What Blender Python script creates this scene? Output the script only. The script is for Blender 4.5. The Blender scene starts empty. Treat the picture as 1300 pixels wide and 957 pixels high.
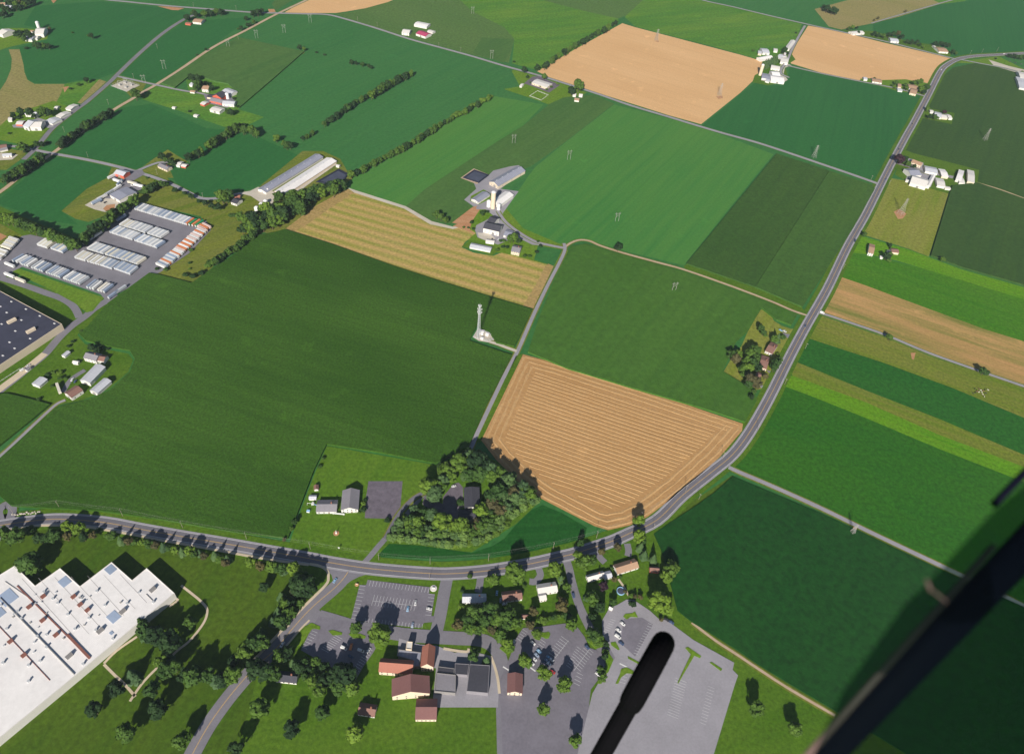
import bpy, bmesh, math, random
from mathutils import Vector, Matrix, noise
random.seed(7)
R_ = math.radians
scene = bpy.context.scene
COL = scene.collection
# ------------------------------------------------------------------ camera model
H = 575.0; F = 940.0; CX, CY = 650.0, 433.5
PITCH = R_(42.7); ROLL = R_(-5.6)
_cp, _sp, _cr, _sr = math.cos(PITCH), math.sin(PITCH), math.cos(ROLL), math.sin(ROLL)
_right = Vector((1, 0, 0)); _down = Vector((0, -_sp, -_cp)); _fwd = Vector((0, _cp, -_sp))
RIGHT = _right * _cr + _down * _sr
DOWN = _right * (-_sr) + _down * _cr
FWD = _fwd
def G(x, y, z=0.0):
    """survey point: where the traced spot lies on the level plane at height z (metres)"""
    v = RIGHT * (x - CX) + DOWN * (y - CY) + FWD * F
    t = (H - z) / -v.z
    return Vector((v.x * t, v.y * t, z))
def Zm(ox, oy, s):
    return lambda *pts: [(ox + a / s, oy + b / s) for a, b in zip(pts[::2], pts[1::2])]
# ------------------------------------------------------------------ tags
def tag(o, label=None, cat=None, group=None, kind=None):
    if label: o['label'] = label
    if cat: o['category'] = cat
    if group: o['group'] = group
    if kind: o['kind'] = kind
    return o
def empty(name, loc, rz=0.0, scale=1.0):
    o = bpy.data.objects.new(name, None); COL.objects.link(o)
    o.location = loc; o.rotation_euler = (0, 0, rz); o.scale = (scale,) * 3
    o.empty_display_size = 0.5
    return o
def link(name, me, parent=None):
    o = bpy.data.objects.new(name, me); COL.objects.link(o)
    if parent: o.parent = parent
    return o
class MB:
    def __init__(s): s.v = []; s.f = []; s.m = []
    def add(s, vs, fs, mi=0):
        n = len(s.v); s.v += [tuple(v) for v in vs]
        for f in fs: s.f.append([i + n for i in f]); s.m.append(mi)
    def box(s, x0, x1, y0, y1, z0, z1, mi=0):
        s.add([(x0,y0,z0),(x1,y0,z0),(x1,y1,z0),(x0,y1,z0),(x0,y0,z1),(x1,y0,z1),(x1,y1,z1),(x0,y1,z1)],
              [(0,3,2,1),(4,5,6,7),(0,1,5,4),(1,2,6,5),(2,3,7,6),(3,0,4,7)], mi)
    def bar(s, a, b, r, mi=0, n=4, r2=None):
        a = Vector(a); b = Vector(b); d = (b - a).normalized(); r2 = r if r2 is None else r2
        u = d.orthogonal().normalized(); w = d.cross(u)
        vs = []
        for p, q in ((a, r), (b, r2)):
            for k in range(n):
                t = 2 * math.pi * (k + .5) / n; vs.append(p + (u * math.cos(t) + w * math.sin(t)) * q)
        fs = [(k, (k+1) % n, n + (k+1) % n, n + k) for k in range(n)] + [tuple(range(n))[::-1], tuple(range(n, 2*n))]
        s.add(vs, fs, mi)
    def lathe(s, prof, c=(0,0,0), n=16, mi=0):
        vs = []; m = len(prof)
        for k in range(n):
            t = 2*math.pi*k/n
            for r, z in prof: vs.append((c[0]+r*math.cos(t), c[1]+r*math.sin(t), c[2]+z))
        fs = []
        for k in range(n):
            for j in range(m-1):
                a = k*m+j; b = ((k+1) % n)*m+j
                fs.append((a, b, b+1, a+1))
        s.add(vs, fs, mi)
    def prism(s, pts, z0, z1, mi=0):
        n = len(pts)
        area = sum(pts[i][0]*pts[(i+1) % n][1]-pts[(i+1) % n][0]*pts[i][1] for i in range(n))
        if area < 0: pts = pts[::-1]
        vs = [(p[0], p[1], z0) for p in pts] + [(p[0], p[1], z1) for p in pts]
        fs = [(i, (i+1) % n, n+(i+1) % n, n+i) for i in range(n)] + [tuple(range(n, 2*n)), tuple(range(n))[::-1]]
        s.add(vs, fs, mi)
    def mesh(s, name, mats):
        me = bpy.data.meshes.new(name); me.from_pydata(s.v, [], s.f)
        for m in (mats if isinstance(mats, (list, tuple)) else [mats]): me.materials.append(m)
        me.polygons.foreach_set('material_index', s.m); me.validate(); me.update()
        return me
    def build(s, name, mats, parent=None): return link(name, s.mesh(name, mats), parent)
# ------------------------------------------------------------------ materials
def mat_new(name):
    m = bpy.data.materials.new(name); m.use_nodes = True
    nt = m.node_tree; b = nt.nodes['Principled BSDF']
    b.inputs['Roughness'].default_value = .85
    b.inputs['Specular IOR Level'].default_value = .25
    return m, nt, b
def col4(c): return (c[0], c[1], c[2], 1)
def noise_n(nt, vec, scale, detail=4, rough=.55):
    n = nt.nodes.new('ShaderNodeTexNoise'); n.inputs['Scale'].default_value = scale
    n.inputs['Detail'].default_value = detail; n.inputs['Roughness'].default_value = rough
    nt.links.new(vec, n.inputs['Vector']); return n.outputs['Fac']
def ramp_n(nt, fac, a, b):
    n = nt.nodes.new('ShaderNodeMapRange'); n.inputs['From Min'].default_value = a; n.inputs['From Max'].default_value = b
    nt.links.new(fac, n.inputs['Value']); return n.outputs['Result']
def mix_n(nt, fac, a, b, mode='MIX'):
    n = nt.nodes.new('ShaderNodeMix'); n.data_type = 'RGBA'; n.blend_type = mode
    for k, val in ((0, fac), (6, a), (7, b)):
        if hasattr(val, 'links') or hasattr(val, 'is_output'): nt.links.new(val, n.inputs[k])
        else: n.inputs[k].default_value = col4(val) if k > 0 else val
    return n.outputs[2]
def math_n(nt, op, a, b=None):
    n = nt.nodes.new('ShaderNodeMath'); n.operation = op
    for k, val in ((0, a), (1, b)):
        if val is None: continue
        if hasattr(val, 'is_output'): nt.links.new(val, n.inputs[k])
        else: n.inputs[k].default_value = val
    return n.outputs[0]
def mapped(nt, rz=0.0, sc=(1, 1, 1), src='Object'):
    t = nt.nodes.new('ShaderNodeTexCoord'); m = nt.nodes.new('ShaderNodeMapping')
    m.vector_type = 'POINT'
    m.inputs['Rotation'].default_value = (0, 0, -rz); 
    nt.links.new(t.outputs[src], m.inputs['Vector'])
    m2 = nt.nodes.new('ShaderNodeMapping'); m2.inputs['Scale'].default_value = sc
    nt.links.new(m.outputs[0], m2.inputs['Vector'])
    return m2.outputs[0]
def field_mat(name, base, alt, ang=0.0, big=.008, fine=.25, rows=.5, rowsp=3.0, patch=.5, stripe=0.0, stripesp=8.0, third=None, sheen=0, bump=.6, wob=0.0, fvar=.35, tram=.10):
    """crop / grass / stubble: drifts of two tints, drilled rows along ang, fine leaf mottling"""
    def vivid(c):
        if c is None or not (c[1] > c[0]*1.05): return c
        l = .25*c[0]+.65*c[1]+.1*c[2]; return tuple(max(.003, l+(x-l)*1.12) for x in c)
    base, alt, third = vivid(base), vivid(alt), vivid(third)
    m, nt, b = mat_new(name)
    v = mapped(nt)
    nb = noise_n(nt, mapped(nt, ang, (.38, 1.15, 1)), big, 5, .62)
    c = mix_n(nt, ramp_n(nt, nb, .5 - patch*.3, .5 + patch*.3), base, alt)
    vr = mapped(nt, ang, (.005, 1.0 / rowsp, 1))
    nr = noise_n(nt, vr, 1.0, 3, .6)
    c = mix_n(nt, math_n(nt, 'MULTIPLY', ramp_n(nt, nr, .35, .65), rows), c, alt if third is None else third)
    if stripe > 0:
        vs = mapped(nt, ang, (1, 1, 1))
        w = nt.nodes.new('ShaderNodeTexWave'); w.bands_direction = 'Y'; w.inputs['Scale'].default_value = 2*math.pi/(20*stripesp)
        w.inputs['Distortion'].default_value = wob; w.inputs['Detail Scale'].default_value = .3
        nt.links.new(vs, w.inputs['Vector'])
        w2 = math_n(nt, 'MULTIPLY', w.outputs['Fac'], stripe)
        c = mix_n(nt, w2, c, third or alt)
    if tram:
        vt = mapped(nt, ang); wt = nt.nodes.new('ShaderNodeTexWave'); wt.bands_direction = 'Y'; wt.inputs['Scale'].default_value = 2*math.pi/(20*27.0)
        wt.inputs['Distortion'].default_value = .25; wt.inputs['Detail Scale'].default_value = .02; nt.links.new(vt, wt.inputs['Vector'])
        c = mix_n(nt, math_n(nt, 'MULTIPLY', ramp_n(nt, wt.outputs['Fac'], .965, .995), tram), c, [x*.55 for x in base])
    npz = noise_n(nt, v, .03, 4, .6)
    c = mix_n(nt, ramp_n(nt, npz, .62, .80), c, mix_n(nt, .55, base, [x*1.5 for x in alt]))
    nf = noise_n(nt, v, fine, 6, .7)
    c = mix_n(nt, 1.0, c, mix_n(nt, ramp_n(nt, nf, .3, .7), (1-fvar,)*3, (1+fvar,)*3), 'MULTIPLY')
    nt.links.new(c, b.inputs['Base Color'])
    b.inputs['Roughness'].default_value = .9; b.inputs['Specular IOR Level'].default_value = .12
    if bump:
        bp = nt.nodes.new('ShaderNodeBump'); bp.inputs['Strength'].default_value = bump; bp.inputs['Distance'].default_value = .6
        nt.links.new(nf, bp.inputs['Height']); nt.links.new(bp.outputs[0], b.inputs['Normal'])
    return m
def hard_mat(name, base, var=.18, scale=.6, rough=.8, metal=0.0, big=.05, spec=.25, ribs=0.0, ribsp=.9, ribaxis='X', rnd=0.0):
    m, nt, b = mat_new(name)
    v = mapped(nt)
    n1 = noise_n(nt, v, scale, 5, .65); n2 = noise_n(nt, v, big, 3, .6)
    s = math_n(nt, 'ADD', math_n(nt, 'MULTIPLY', n1, .5), math_n(nt, 'MULTIPLY', n2, .5))
    c = mix_n(nt, ramp_n(nt, s, .32, .68), [x*(1-var) for x in base], [min(1, x*(1+var)) for x in base])
    if rnd:
        oi = nt.nodes.new('ShaderNodeObjectInfo')
        c = mix_n(nt, 1.0, c, mix_n(nt, oi.outputs['Random'], (1-rnd,)*3, (1.0, 1.0, 1.0)), 'MULTIPLY')
    if ribs:
        w = nt.nodes.new('ShaderNodeTexWave'); w.bands_direction = ribaxis; w.inputs['Scale'].default_value = 2*math.pi/(20*ribsp)
        nt.links.new(mapped(nt), w.inputs['Vector'])
        c = mix_n(nt, math_n(nt, 'MULTIPLY', w.outputs['Fac'], ribs), c, [x*.6 for x in base])
    nt.links.new(c, b.inputs['Base Color'])
    b.inputs['Roughness'].default_value = rough; b.inputs['Metallic'].default_value = metal; b.inputs['Specular IOR Level'].default_value = spec
    return m
def leaf_mat(name, dark, light, rnd=.45):
    m, nt, b = mat_new(name)
    v = mapped(nt); n = noise_n(nt, v, .45, 4, .7)
    c = mix_n(nt, ramp_n(nt, n, .35, .65), dark, light)
    oi = nt.nodes.new('ShaderNodeObjectInfo')
    c = mix_n(nt, 1.0, c, mix_n(nt, oi.outputs['Random'], (1-rnd, 1-rnd*.8, 1-rnd*.3), (1+rnd, 1+rnd*.7, 1.0)), 'MULTIPLY')
    nt.links.new(c, b.inputs['Base Color']); b.inputs['Roughness'].default_value = .75
    b.inputs['Specular IOR Level'].default_value = .2
    return m
def ang_of(a, b):
    p = G(*a); q = G(*b); return math.atan2(q.y-p.y, q.x-p.x)
A_R = ang_of((1045, 400), (1300, 490))      # strips east of the highway
A_C = ang_of((660, 450), (943, 538))        # stubble field and central rows
A_U = ang_of((868, 335), (985, 195))        # the other way
A_L = ang_of((362, 291), (677, 391))
A_T = ang_of((885, 159), (1110, 232))
A_S = ang_of((455, 218), (625, 123))
M = {}
M['grass'] = field_mat('grass', (0.054,0.114,0.014), (0.084,0.144,0.022), .3, big=.02, fine=.35, rows=.3, rowsp=5)
M['lawn'] = field_mat('lawn', (0.055,0.128,0.017), (0.087,0.152,0.023), 1.2, big=.012, fine=.3, rows=.5, rowsp=6, bump=.3)
M['lawn_lime'] = field_mat('lawn_lime', (0.086,0.172,0.021), (0.121,0.190,0.032), 1.2, big=.03, fine=.3, rows=.4, rowsp=6, bump=.3)
M['park_lawn'] = field_mat('park_lawn', (0.041,0.086,0.011), (0.067,0.106,0.016), 1.3, big=.014, fine=.25, rows=.45, rowsp=4, bump=.3)
M['soy'] = field_mat('soybean_leaves', (0.032,0.118,0.035), (0.043,0.135,0.042), A_S, big=.004, fine=.2, fvar=.2, rows=.45, rowsp=9, third=(0.054,0.147,0.044), bump=.3)
M['soy_deep'] = field_mat('deep_soybean_leaves', (0.022,0.097,0.029), (0.026,0.109,0.031), A_S+.2, big=.006, fine=.25, fvar=.2, rows=.5, rowsp=7, third=(0.032,0.121,0.035), bump=.3)
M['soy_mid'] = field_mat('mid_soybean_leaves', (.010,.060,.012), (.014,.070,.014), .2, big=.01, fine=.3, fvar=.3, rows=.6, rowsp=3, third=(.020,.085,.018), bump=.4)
M['corn_shade'] = field_mat('corn_leaves_deep', (0.036,0.081,0.019), (0.045,0.091,0.021), A_U, big=.008, fine=.25, rows=.5, rowsp=8, third=(0.030,0.071,0.018), bump=.8, fvar=.25)
M['corn_edge'] = field_mat('corn_leaves_edge', (0.044,0.099,0.023), (0.055,0.111,0.026), A_U, big=.008, fine=.25, rows=.5, rowsp=8, third=(0.037,0.087,0.022), bump=.8, fvar=.25)
M['soy_pale'] = field_mat('pale_soybean_leaves', (0.045,0.153,0.039), (0.069,0.176,0.043), A_U, big=.004, fine=.3, fvar=.14, rows=.55, rowsp=9, third=(0.081,0.187,0.046), bump=.3)
M['soy_dark'] = field_mat('dark_soybean_leaves', (0.008,0.045,0.009), (0.012,0.054,0.011), 1.0, big=.012, fine=.16, rows=.4, rowsp=4, bump=1.0)
M['soy_east'] = field_mat('green_soybean_leaves', (0.021,0.093,0.013), (0.034,0.109,0.014), A_R, big=.006, fine=.25, rows=.4, rowsp=12, bump=.4)
M['corn'] = field_mat('corn_leaves', (0.027,0.070,0.010), (0.055,0.116,0.021), A_L+.05, big=.006, fine=.4, rows=.4, rowsp=5, third=(0.025,0.063,0.011), bump=1.0, fvar=.38)
M['corn_mid'] = field_mat('corn_leaves_mid', (0.049,0.116,0.022), (0.060,0.129,0.027), A_U, big=.008, fine=.2, rows=.45, rowsp=7, third=(0.041,0.102,0.022), bump=.8, fvar=.22)
M['corn_dark'] = field_mat('dark_corn_leaves', (0.030,0.067,0.019), (0.038,0.076,0.021), A_U, big=.008, fine=.2, rows=.45, rowsp=10, third=(0.044,0.085,0.021), bump=.6, fvar=.2)
M['corn_far'] = field_mat('far_corn_leaves', (0.048,0.111,0.031), (0.063,0.125,0.036), A_U, big=.01, fine=.2, rows=.5, rowsp=12, third=(0.075,0.141,0.040), bump=.5, fvar=.2)
M['olive'] = field_mat('mown_olive_grass', (0.132,0.180,0.029), (0.180,0.198,0.043), A_U, big=.02, fine=.25, rows=.55, rowsp=9, third=(0.216,0.204,0.054))
M['olive_tan'] = field_mat('dry_pasture', (0.201,0.190,0.057), (0.247,0.207,0.081), A_T, big=.012, fine=.25, rows=.5, rowsp=9)
M['rough_grass'] = field_mat('rough_grass', (0.083,0.127,0.018), (0.143,0.165,0.031), .8, big=.03, fine=.3, rows=.4, rowsp=12, third=(0.187,0.171,0.055))
M['pasture'] = field_mat('pasture_grass', (0.069,0.169,0.027), (0.118,0.206,0.037), .5, big=.012, fine=.2, rows=.5, rowsp=20, third=(0.050,0.144,0.030))
M['gray_green'] = field_mat('ripening_field', (0.068,0.131,0.037), (0.083,0.142,0.043), A_T, big=.006, fine=.2, rows=.5, rowsp=12)
M['hay'] = field_mat('hay_stubble', (0.192,0.217,0.041), (0.244,0.237,0.057), ang_of((400,290),(640,362)), big=.012, fine=.3, rows=.35, rowsp=8, third=(0.424,0.288,0.109), stripe=.9, stripesp=15, wob=1.6, bump=.3)
M['hay_edge'] = field_mat('hay_headland', (0.315,0.215,0.084), (0.367,0.247,0.105), A_L, big=.03, fine=.3, rows=.3, rowsp=4, third=(0.158,0.168,0.037), bump=.3)
M['tan'] = field_mat('wheat_stubble', (0.567,0.342,0.161), (0.618,0.386,0.193), A_T, big=.01, fine=.3, rows=.3, rowsp=10, third=(0.515,0.316,0.148), fvar=.10, bump=.2)
M['tan_near'] = field_mat('combed_wheat_stubble', (0.389,0.221,0.089), (0.430,0.252,0.108), A_C, big=.012, fine=.35, rows=.45, rowsp=2.2, third=(0.304,0.168,0.068), stripe=0, fvar=.14, bump=.3)
M['straw'] = field_mat('straw_swath', (.475,.295,.135), (.43,.265,.118), A_C, big=.05, fine=.6, rows=.4, rowsp=.8, fvar=.2, bump=.3)
M['patchy'] = field_mat('patchy_stubble', (.43,.255,.105), (.40,.235,.095), A_R, big=.012, fine=.3, rows=.85, rowsp=16, fvar=.18, bump=.2, third=(.115,.150,.035), patch=.22)
M['lime'] = field_mat('lime_green_grass', (0.068,0.190,0.014), (0.101,0.213,0.022), A_R, big=.02, fine=.3, rows=.6, rowsp=5, third=(0.125,0.230,0.030))
M['olive_strip'] = field_mat('yellowing_hay', (0.098,0.155,0.021), (0.138,0.167,0.030), A_R, big=.015, fine=.3, rows=.5, rowsp=7, third=(0.190,0.172,0.046))
M['mid_green'] = field_mat('clover', (0.041,0.137,0.015), (0.059,0.149,0.018), A_R, big=.01, fine=.25, rows=.5, rowsp=9, third=(0.071,0.167,0.022))
M['dark_grassy'] = field_mat('dark_clover', (.018,.088,.016), (.025,.098,.018), A_R, big=.01, fine=.25, rows=.4, rowsp=9)
M['soil'] = field_mat('bare_soil', (.36,.17,.08), (.42,.24,.13), 0, big=.1, fine=.8, rows=.2, rowsp=3, bump=.2)
M['gravel'] = field_mat('pale_gravel', (.42,.38,.32), (.50,.46,.40), 0, big=.1, fine=1.2, rows=.2, rowsp=2, bump=.2, fvar=.2)
M['dirt_lane'] = field_mat('dirt_lane', (.38,.28,.19), (.44,.34,.25), 0, big=.1, fine=1.0, rows=.2, rowsp=2, bump=.2, fvar=.15)
M['asphalt'] = hard_mat('asphalt', (.175,.168,.195), .16, .8, big=.06)
M['asphalt_dark'] = hard_mat('traffic_worn_asphalt', (.135,.130,.155), .16, .8, big=.06)
M['asphalt_pale'] = hard_mat('pale_asphalt', (.265,.255,.285), .14, .6, big=.05)
M['asphalt_lot'] = hard_mat('car_park_asphalt', (.158,.148,.178), .20, .5, big=.05)
M['asphalt_black'] = hard_mat('old_black_asphalt', (.125,.108,.135), .3, .35, big=.15)
M['concrete'] = hard_mat('concrete', (.50,.42,.31), .15, .7)
M['white_paint'] = hard_mat('white_road_paint', (.62,.62,.62), .15, 1.0)
M['bay_paint'] = hard_mat('worn_bay_paint', (.44,.44,.46), .2, 1.0)
M['yellow_paint'] = hard_mat('yellow_road_paint', (.55,.35,.10), .15, 1.0)
M['roof_white'] = hard_mat('white_membrane_roof', (.70,.68,.68), .10, .25, rough=.6, big=.03)
M['roof_cream'] = hard_mat('cream_metal_roof', (.60,.575,.55), .06, .5, rough=.5)
M['roof_silver'] = hard_mat('silver_metal_roof', (.50,.51,.56), .12, .3, rough=.5, ribs=.25, ribsp=2.2)
M['roof_steel'] = hard_mat('blue_grey_metal_roof', (.27,.28,.35), .12, .3, rough=.5, ribs=.3, ribsp=3.0)
M['roof_grey'] = hard_mat('grey_shingle_roof', (.21,.20,.225), .18, 1.2)
M['roof_dark'] = hard_mat('dark_shingle_roof', (.050,.050,.065), .25, .8)
M['roof_navy'] = hard_mat('dark_membrane_roof', (.040,.042,.068), .25, .08, big=.02)
M['roof_brown'] = hard_mat('brown_shingle_roof', (.21,.115,.095), .2, 1.0)
M['roof_tan'] = hard_mat('tan_shingle_roof', (.35,.225,.15), .15, 1.0)
M['roof_orange'] = hard_mat('terracotta_roof', (.31,.125,.09), .15, 1.0)
M['roof_plum'] = hard_mat('plum_brown_roof', (.175,.085,.082), .15, 1.0)
M['roof_red'] = hard_mat('crimson_metal_roof', (.38,.05,.12), .12, 1.0)
M['wall_white'] = hard_mat('white_wall', (.62,.60,.57), .08, .8)
M['wall_cream'] = hard_mat('cream_wall', (.62,.52,.40), .1, .8)
M['wall_red'] = hard_mat('red_board_wall', (.50,.11,.07), .15, .8)
M['wall_brick'] = hard_mat('brick_wall', (.30,.13,.09), .15, 1.5)
M['wall_grey'] = hard_mat('grey_wall', (.22,.21,.21), .12, .8)
M['glass'] = hard_mat('window_glass', (.035,.045,.06), .1, .5, rough=.08, spec=.8)
M['door'] = hard_mat('painted_door', (.16,.10,.08), .1, 1)
M['steel'] = hard_mat('galvanised_steel', (.52,.54,.57), .1, 1, rough=.5, metal=.2)
M['steel_dark'] = hard_mat('weathered_steel', (.34,.33,.32), .15, 1, rough=.6)
M['wood'] = hard_mat('weathered_pole_wood', (.30,.26,.22), .2, 1)
M['bark'] = hard_mat('bark', (.10,.075,.05), .25, 1)
M['tyre'] = hard_mat('tyre_rubber', (.018,.018,.02), .2, 3)
M['unit_brown'] = hard_mat('rusty_brown_cladding', (.22,.09,.07), .2, 1)
M['slurry'] = hard_mat('dark_slurry', (.060,.065,.095), .3, .1, rough=.35, spec=.5)
M['liner'] = hard_mat('black_pond_liner', (.02,.022,.04), .2, .3, rough=.4)
for k, c in dict(white=(.78,.78,.78), grey=(.52,.55,.60), blue=(.30,.37,.50), cream=(.72,.68,.58), orange=(.62,.21,.08), green=(.02,.26,.10), pink=(.66,.50,.46), navy=(.05,.08,.16), black=(.025,.025,.03), red=(.35,.03,.03), sky=(.25,.42,.62), silver=(.6,.6,.62)).items():
    M['p_' + k] = hard_mat('paint_' + k, c, .08, .4, rough=.4, spec=.4, rnd=.22 if k in ('white','grey','blue','cream') else 0)
M['leaf'] = leaf_mat('leaves', (.024,.062,.009), (.075,.138,.020))
M['leaf_dark'] = leaf_mat('dark_leaves', (.010,.030,.008), (.026,.058,.014), .25)
M['leaf_lime'] = leaf_mat('lime_leaves', (.050,.105,.009), (.125,.195,.024), .25)
M['leaf_young'] = leaf_mat('young_needles', (.055,.110,.026), (.125,.200,.050), .3)
M['leaf_fir'] = leaf_mat('blue_green_needles', (.034,.075,.024), (.078,.135,.048), .25)
M['leaf_rust'] = leaf_mat('bronze_leaves', (.050,.046,.018), (.095,.090,.034), .2)
M['leaf_plum'] = leaf_mat('purple_leaves', (.022,.010,.018), (.045,.016,.026), .2)
# ------------------------------------------------------------------ ground, fields, roads
_lift = [0.0]
def sheet(name, px, mat, label=None, kind='structure', cat=None):
    _lift[0] += .0025
    z = _lift[0]
    mb = MB(); pts = [G(x, y) for x, y in px]
    mb.add([(p.x, p.y, z) for p in pts], [list(range(len(pts)))])
    o = mb.build(name, M[mat]); me = o.data
    if me.polygons and me.polygons[0].normal.z < 0: me.flip_normals()
    return tag(o, label, cat, None, kind)
def crop(name, px, mat, h, label=None):
    """standing crop: a block of real height"""
    mb = MB(); pts = [tuple(G(x, y))[:2] for x, y in px]
    mb.prism(pts, -.3, h)
    return tag(mb.build(name, M[mat]), label, None, None, 'structure')
def smooth(px, k=4, closed=False):
    out = []; n = len(px)
    for i in range(n - 1):
        p0 = px[max(i-1, 0)]; p1 = px[i]; p2 = px[i+1]; p3 = px[min(i+2, n-1)]
        for j in range(k):
            t = j / k
            out.append(tuple(.5*((2*p1[a]) + (-p0[a]+p2[a])*t + (2*p0[a]-5*p1[a]+4*p2[a]-p3[a])*t*t + (-p0[a]+3*p1[a]-3*p2[a]+p3[a])*t**3) for a in (0, 1)))
    out.append(tuple(px[-1])); return out
def centre(px): return [G(x, y) for x, y in smooth(px)]
def offset(pts, d):
    out = []
    for i, p in enumerate(pts):
        a = pts[max(i-1, 0)]; b = pts[min(i+1, len(pts)-1)]
        t = (b - a); t.z = 0; t.normalize(); out.append(Vector((p.x - t.y*d, p.y + t.x*d, 0)))
    return out
def ribbon(name, pts, w0, w1, z, mat, label=None, kind='structure', h=0):
    a = offset(pts, w0); b = offset(pts, w1); n = len(pts); mb = MB()
    vs = [(p.x, p.y, z) for p in a] + [(p.x, p.y, z) for p in b]
    fs = [(i, i+1, n+i+1, n+i) for i in range(n-1)]
    if h:
        vs += [(p.x, p.y, z-h) for p in a] + [(p.x, p.y, z-h) for p in b]
        fs += [(i, 2*n+i, 2*n+i+1, i+1) for i in range(n-1)] + [(n+i, n+i+1, 3*n+i+1, 3*n+i) for i in range(n-1)]
        fs += [(0, n, 3*n, 2*n), (n-1, 3*n-1, 4*n-1, 2*n-1)]
    mb.add(vs, fs); o = mb.build(name, M[mat])
    if o.data.polygons[0].normal.z < 0: o.data.flip_normals()
    return tag(o, label, None, None, kind)
# ground sheet
g = MB(); S = 14000; N = 8
g.add([(-S, -S, -.02), (S, -S, -.02), (S, S, -.02), (-S, S, -.02)], [(0, 1, 2, 3)])
tag(g.build('ground', M['soy']), 'green farmland reaching to the horizon', None, None, 'structure')
sheet('lawn', [(-200,668),(0,676),(60,664),(140,668),(260,690),(360,706),(440,722),(520,732),(620,728),(700,713),(745,700),(800,682),(850,655),(930,603),(1010,680),(1100,880),(1300,990),(1300,1300),(-200,1300)], 'park_lawn')
sheet('lawn', [(365,700),(420,712),(470,722),(560,733),(640,727),(700,713),(745,702),(800,682),(846,664),(860,700),(860,775),(933,825),(1000,870),(1080,930),(1100,1100),(440,1100),(300,960),(330,845),(400,775)], 'grass')
# west side
sheet('lawn', [(-60,520),(-60,330),(0,352),(60,366),(104,400),(150,378),(111,415),(98,425),(108,437),(143,445),(163,449),(169,457),(163,472),(138,494),(105,508),(80,513),(66,516),(50,509),(12,500)], 'grass')
sheet('field', [(160,262),(190,238),(205,240),(232,246),(262,262),(300,277),(330,288),(345,292),(320,300),(290,322),(262,346),(244,359),(201,348),(190,346),(240,305),(262,290),(255,275),(180,258)], 'rough_grass')
sheet('field', [(11,63),(26,63),(29,75),(31,92),(35,102),(44,107),(82,107),(80,120),(68,136),(45,140),(20,142),(0,160),(-30,175),(-30,125),(0,115),(8,103),(14,88),(15,75)], 'olive_tan')
sheet('field', [(82,107),(110,102),(126,101),(116,116),(98,132),(92,134),(68,136),(76,122)], 'pasture')
sheet('field', [(126,101),(135,104),(104,132),(98,131)], 'olive_tan')
sheet('field', [(-20,163),(0,160),(20,142),(45,136),(68,128),(92,138),(70,165),(52,185),(40,187),(0,178),(-30,175)], 'lawn_lime')
sheet('field', [(-30,50),(0,46),(6,36),(28,36),(52,38),(66,42),(60,50),(30,56),(12,60),(0,64),(-20,68)], 'lawn_lime')
sheet('field', [(31,83),(43,81),(83,71),(83,72),(60,78),(44,83),(32,85)], 'rough_grass')
sheet('field', [(150,96),(180,66),(178,64),(146,92)], 'rough_grass')
sheet('field', [(-20,192),(0,186),(18,190),(34,192),(30,200),(8,216),(0,216),(-20,215)], 'rough_grass')
sheet('field', [(183,122),(197,108),(260,121),(300,138),(335,149),(313,160),(290,163),(263,154),(225,140),(195,131),(180,126)], 'pasture')
sheet('field', [(236,102),(262,94),(292,104),(302,118),(304,138),(290,140),(262,124),(240,118)], 'pasture')
sheet('field', [(146,98),(186,106),(178,120),(168,125),(158,115),(144,110),(140,104)], 'rough_grass')
sheet('field', [(300,48),(306,45),(390,66),(384,69)], 'rough_grass')
sheet('field', [(78,268),(110,240),(136,225),(142,212),(175,220),(176,216),(200,198),(213,190),(222,196),(255,215),(245,226),(212,226),(225,238),(256,252),(275,250),(300,238),(320,246),(335,232),(378,197),(384,192),(410,192),(432,202),(440,216),(452,224),(440,232),(420,258),(380,282),(356,300),(330,294),(300,284),(262,266),(232,246),(200,240),(180,254),(140,272),(112,282),(96,278)], 'rough_grass')
sheet('field', [(-40,285),(0,284),(30,300),(34,310),(0,318),(-40,325)], 'rough_grass')
sheet('field', [(-40,298),(0,296),(9,300),(0,306),(-40,310)], 'soil')
sheet('field', [(-30,268),(0,262),(40,280),(90,300),(106,318),(98,320),(60,306),(30,300),(0,284),(-30,285)], 'grass')
sheet('field', [(72,187),(148,138),(192,132),(262,163),(290,165),(268,186),(240,206),(213,190),(175,215),(110,202),(66,195)], 'soy_deep')
sheet('field', [(0,252),(66,199),(110,205),(142,212),(136,226),(110,240),(78,268),(100,286),(60,280),(0,260),(-40,262)], 'soy_deep')
sheet('field', [(213,210),(240,206),(300,168),(330,175),(378,197),(335,232),(300,247),(275,250),(256,250),(225,236)], 'soy_deep')
sheet('field', [(30,83),(24,60),(60,50),(62,40),(30,32),(45,8),(128,2),(215,11),(255,20),(205,42),(148,92),(126,100),(95,103),(82,106),(44,106),(34,100)], 'soy_deep')
sheet('field', [(152,95),(178,66),(234,28),(320,22),(262,64),(198,106)], 'soy_deep')
sheet('field', [(890,160),(916,140),(942,118),(960,104),(975,109),(1000,98),(1003,84),(1094,105),(1174,124),(1140,190),(1118,232),(1050,210),(960,180)], 'soy_deep')
sheet('field', [(1110,52),(1108,30),(1192,6),(1330,-12),(1330,64),(1265,68),(1212,72),(1150,52)], 'soy_deep')
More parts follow.
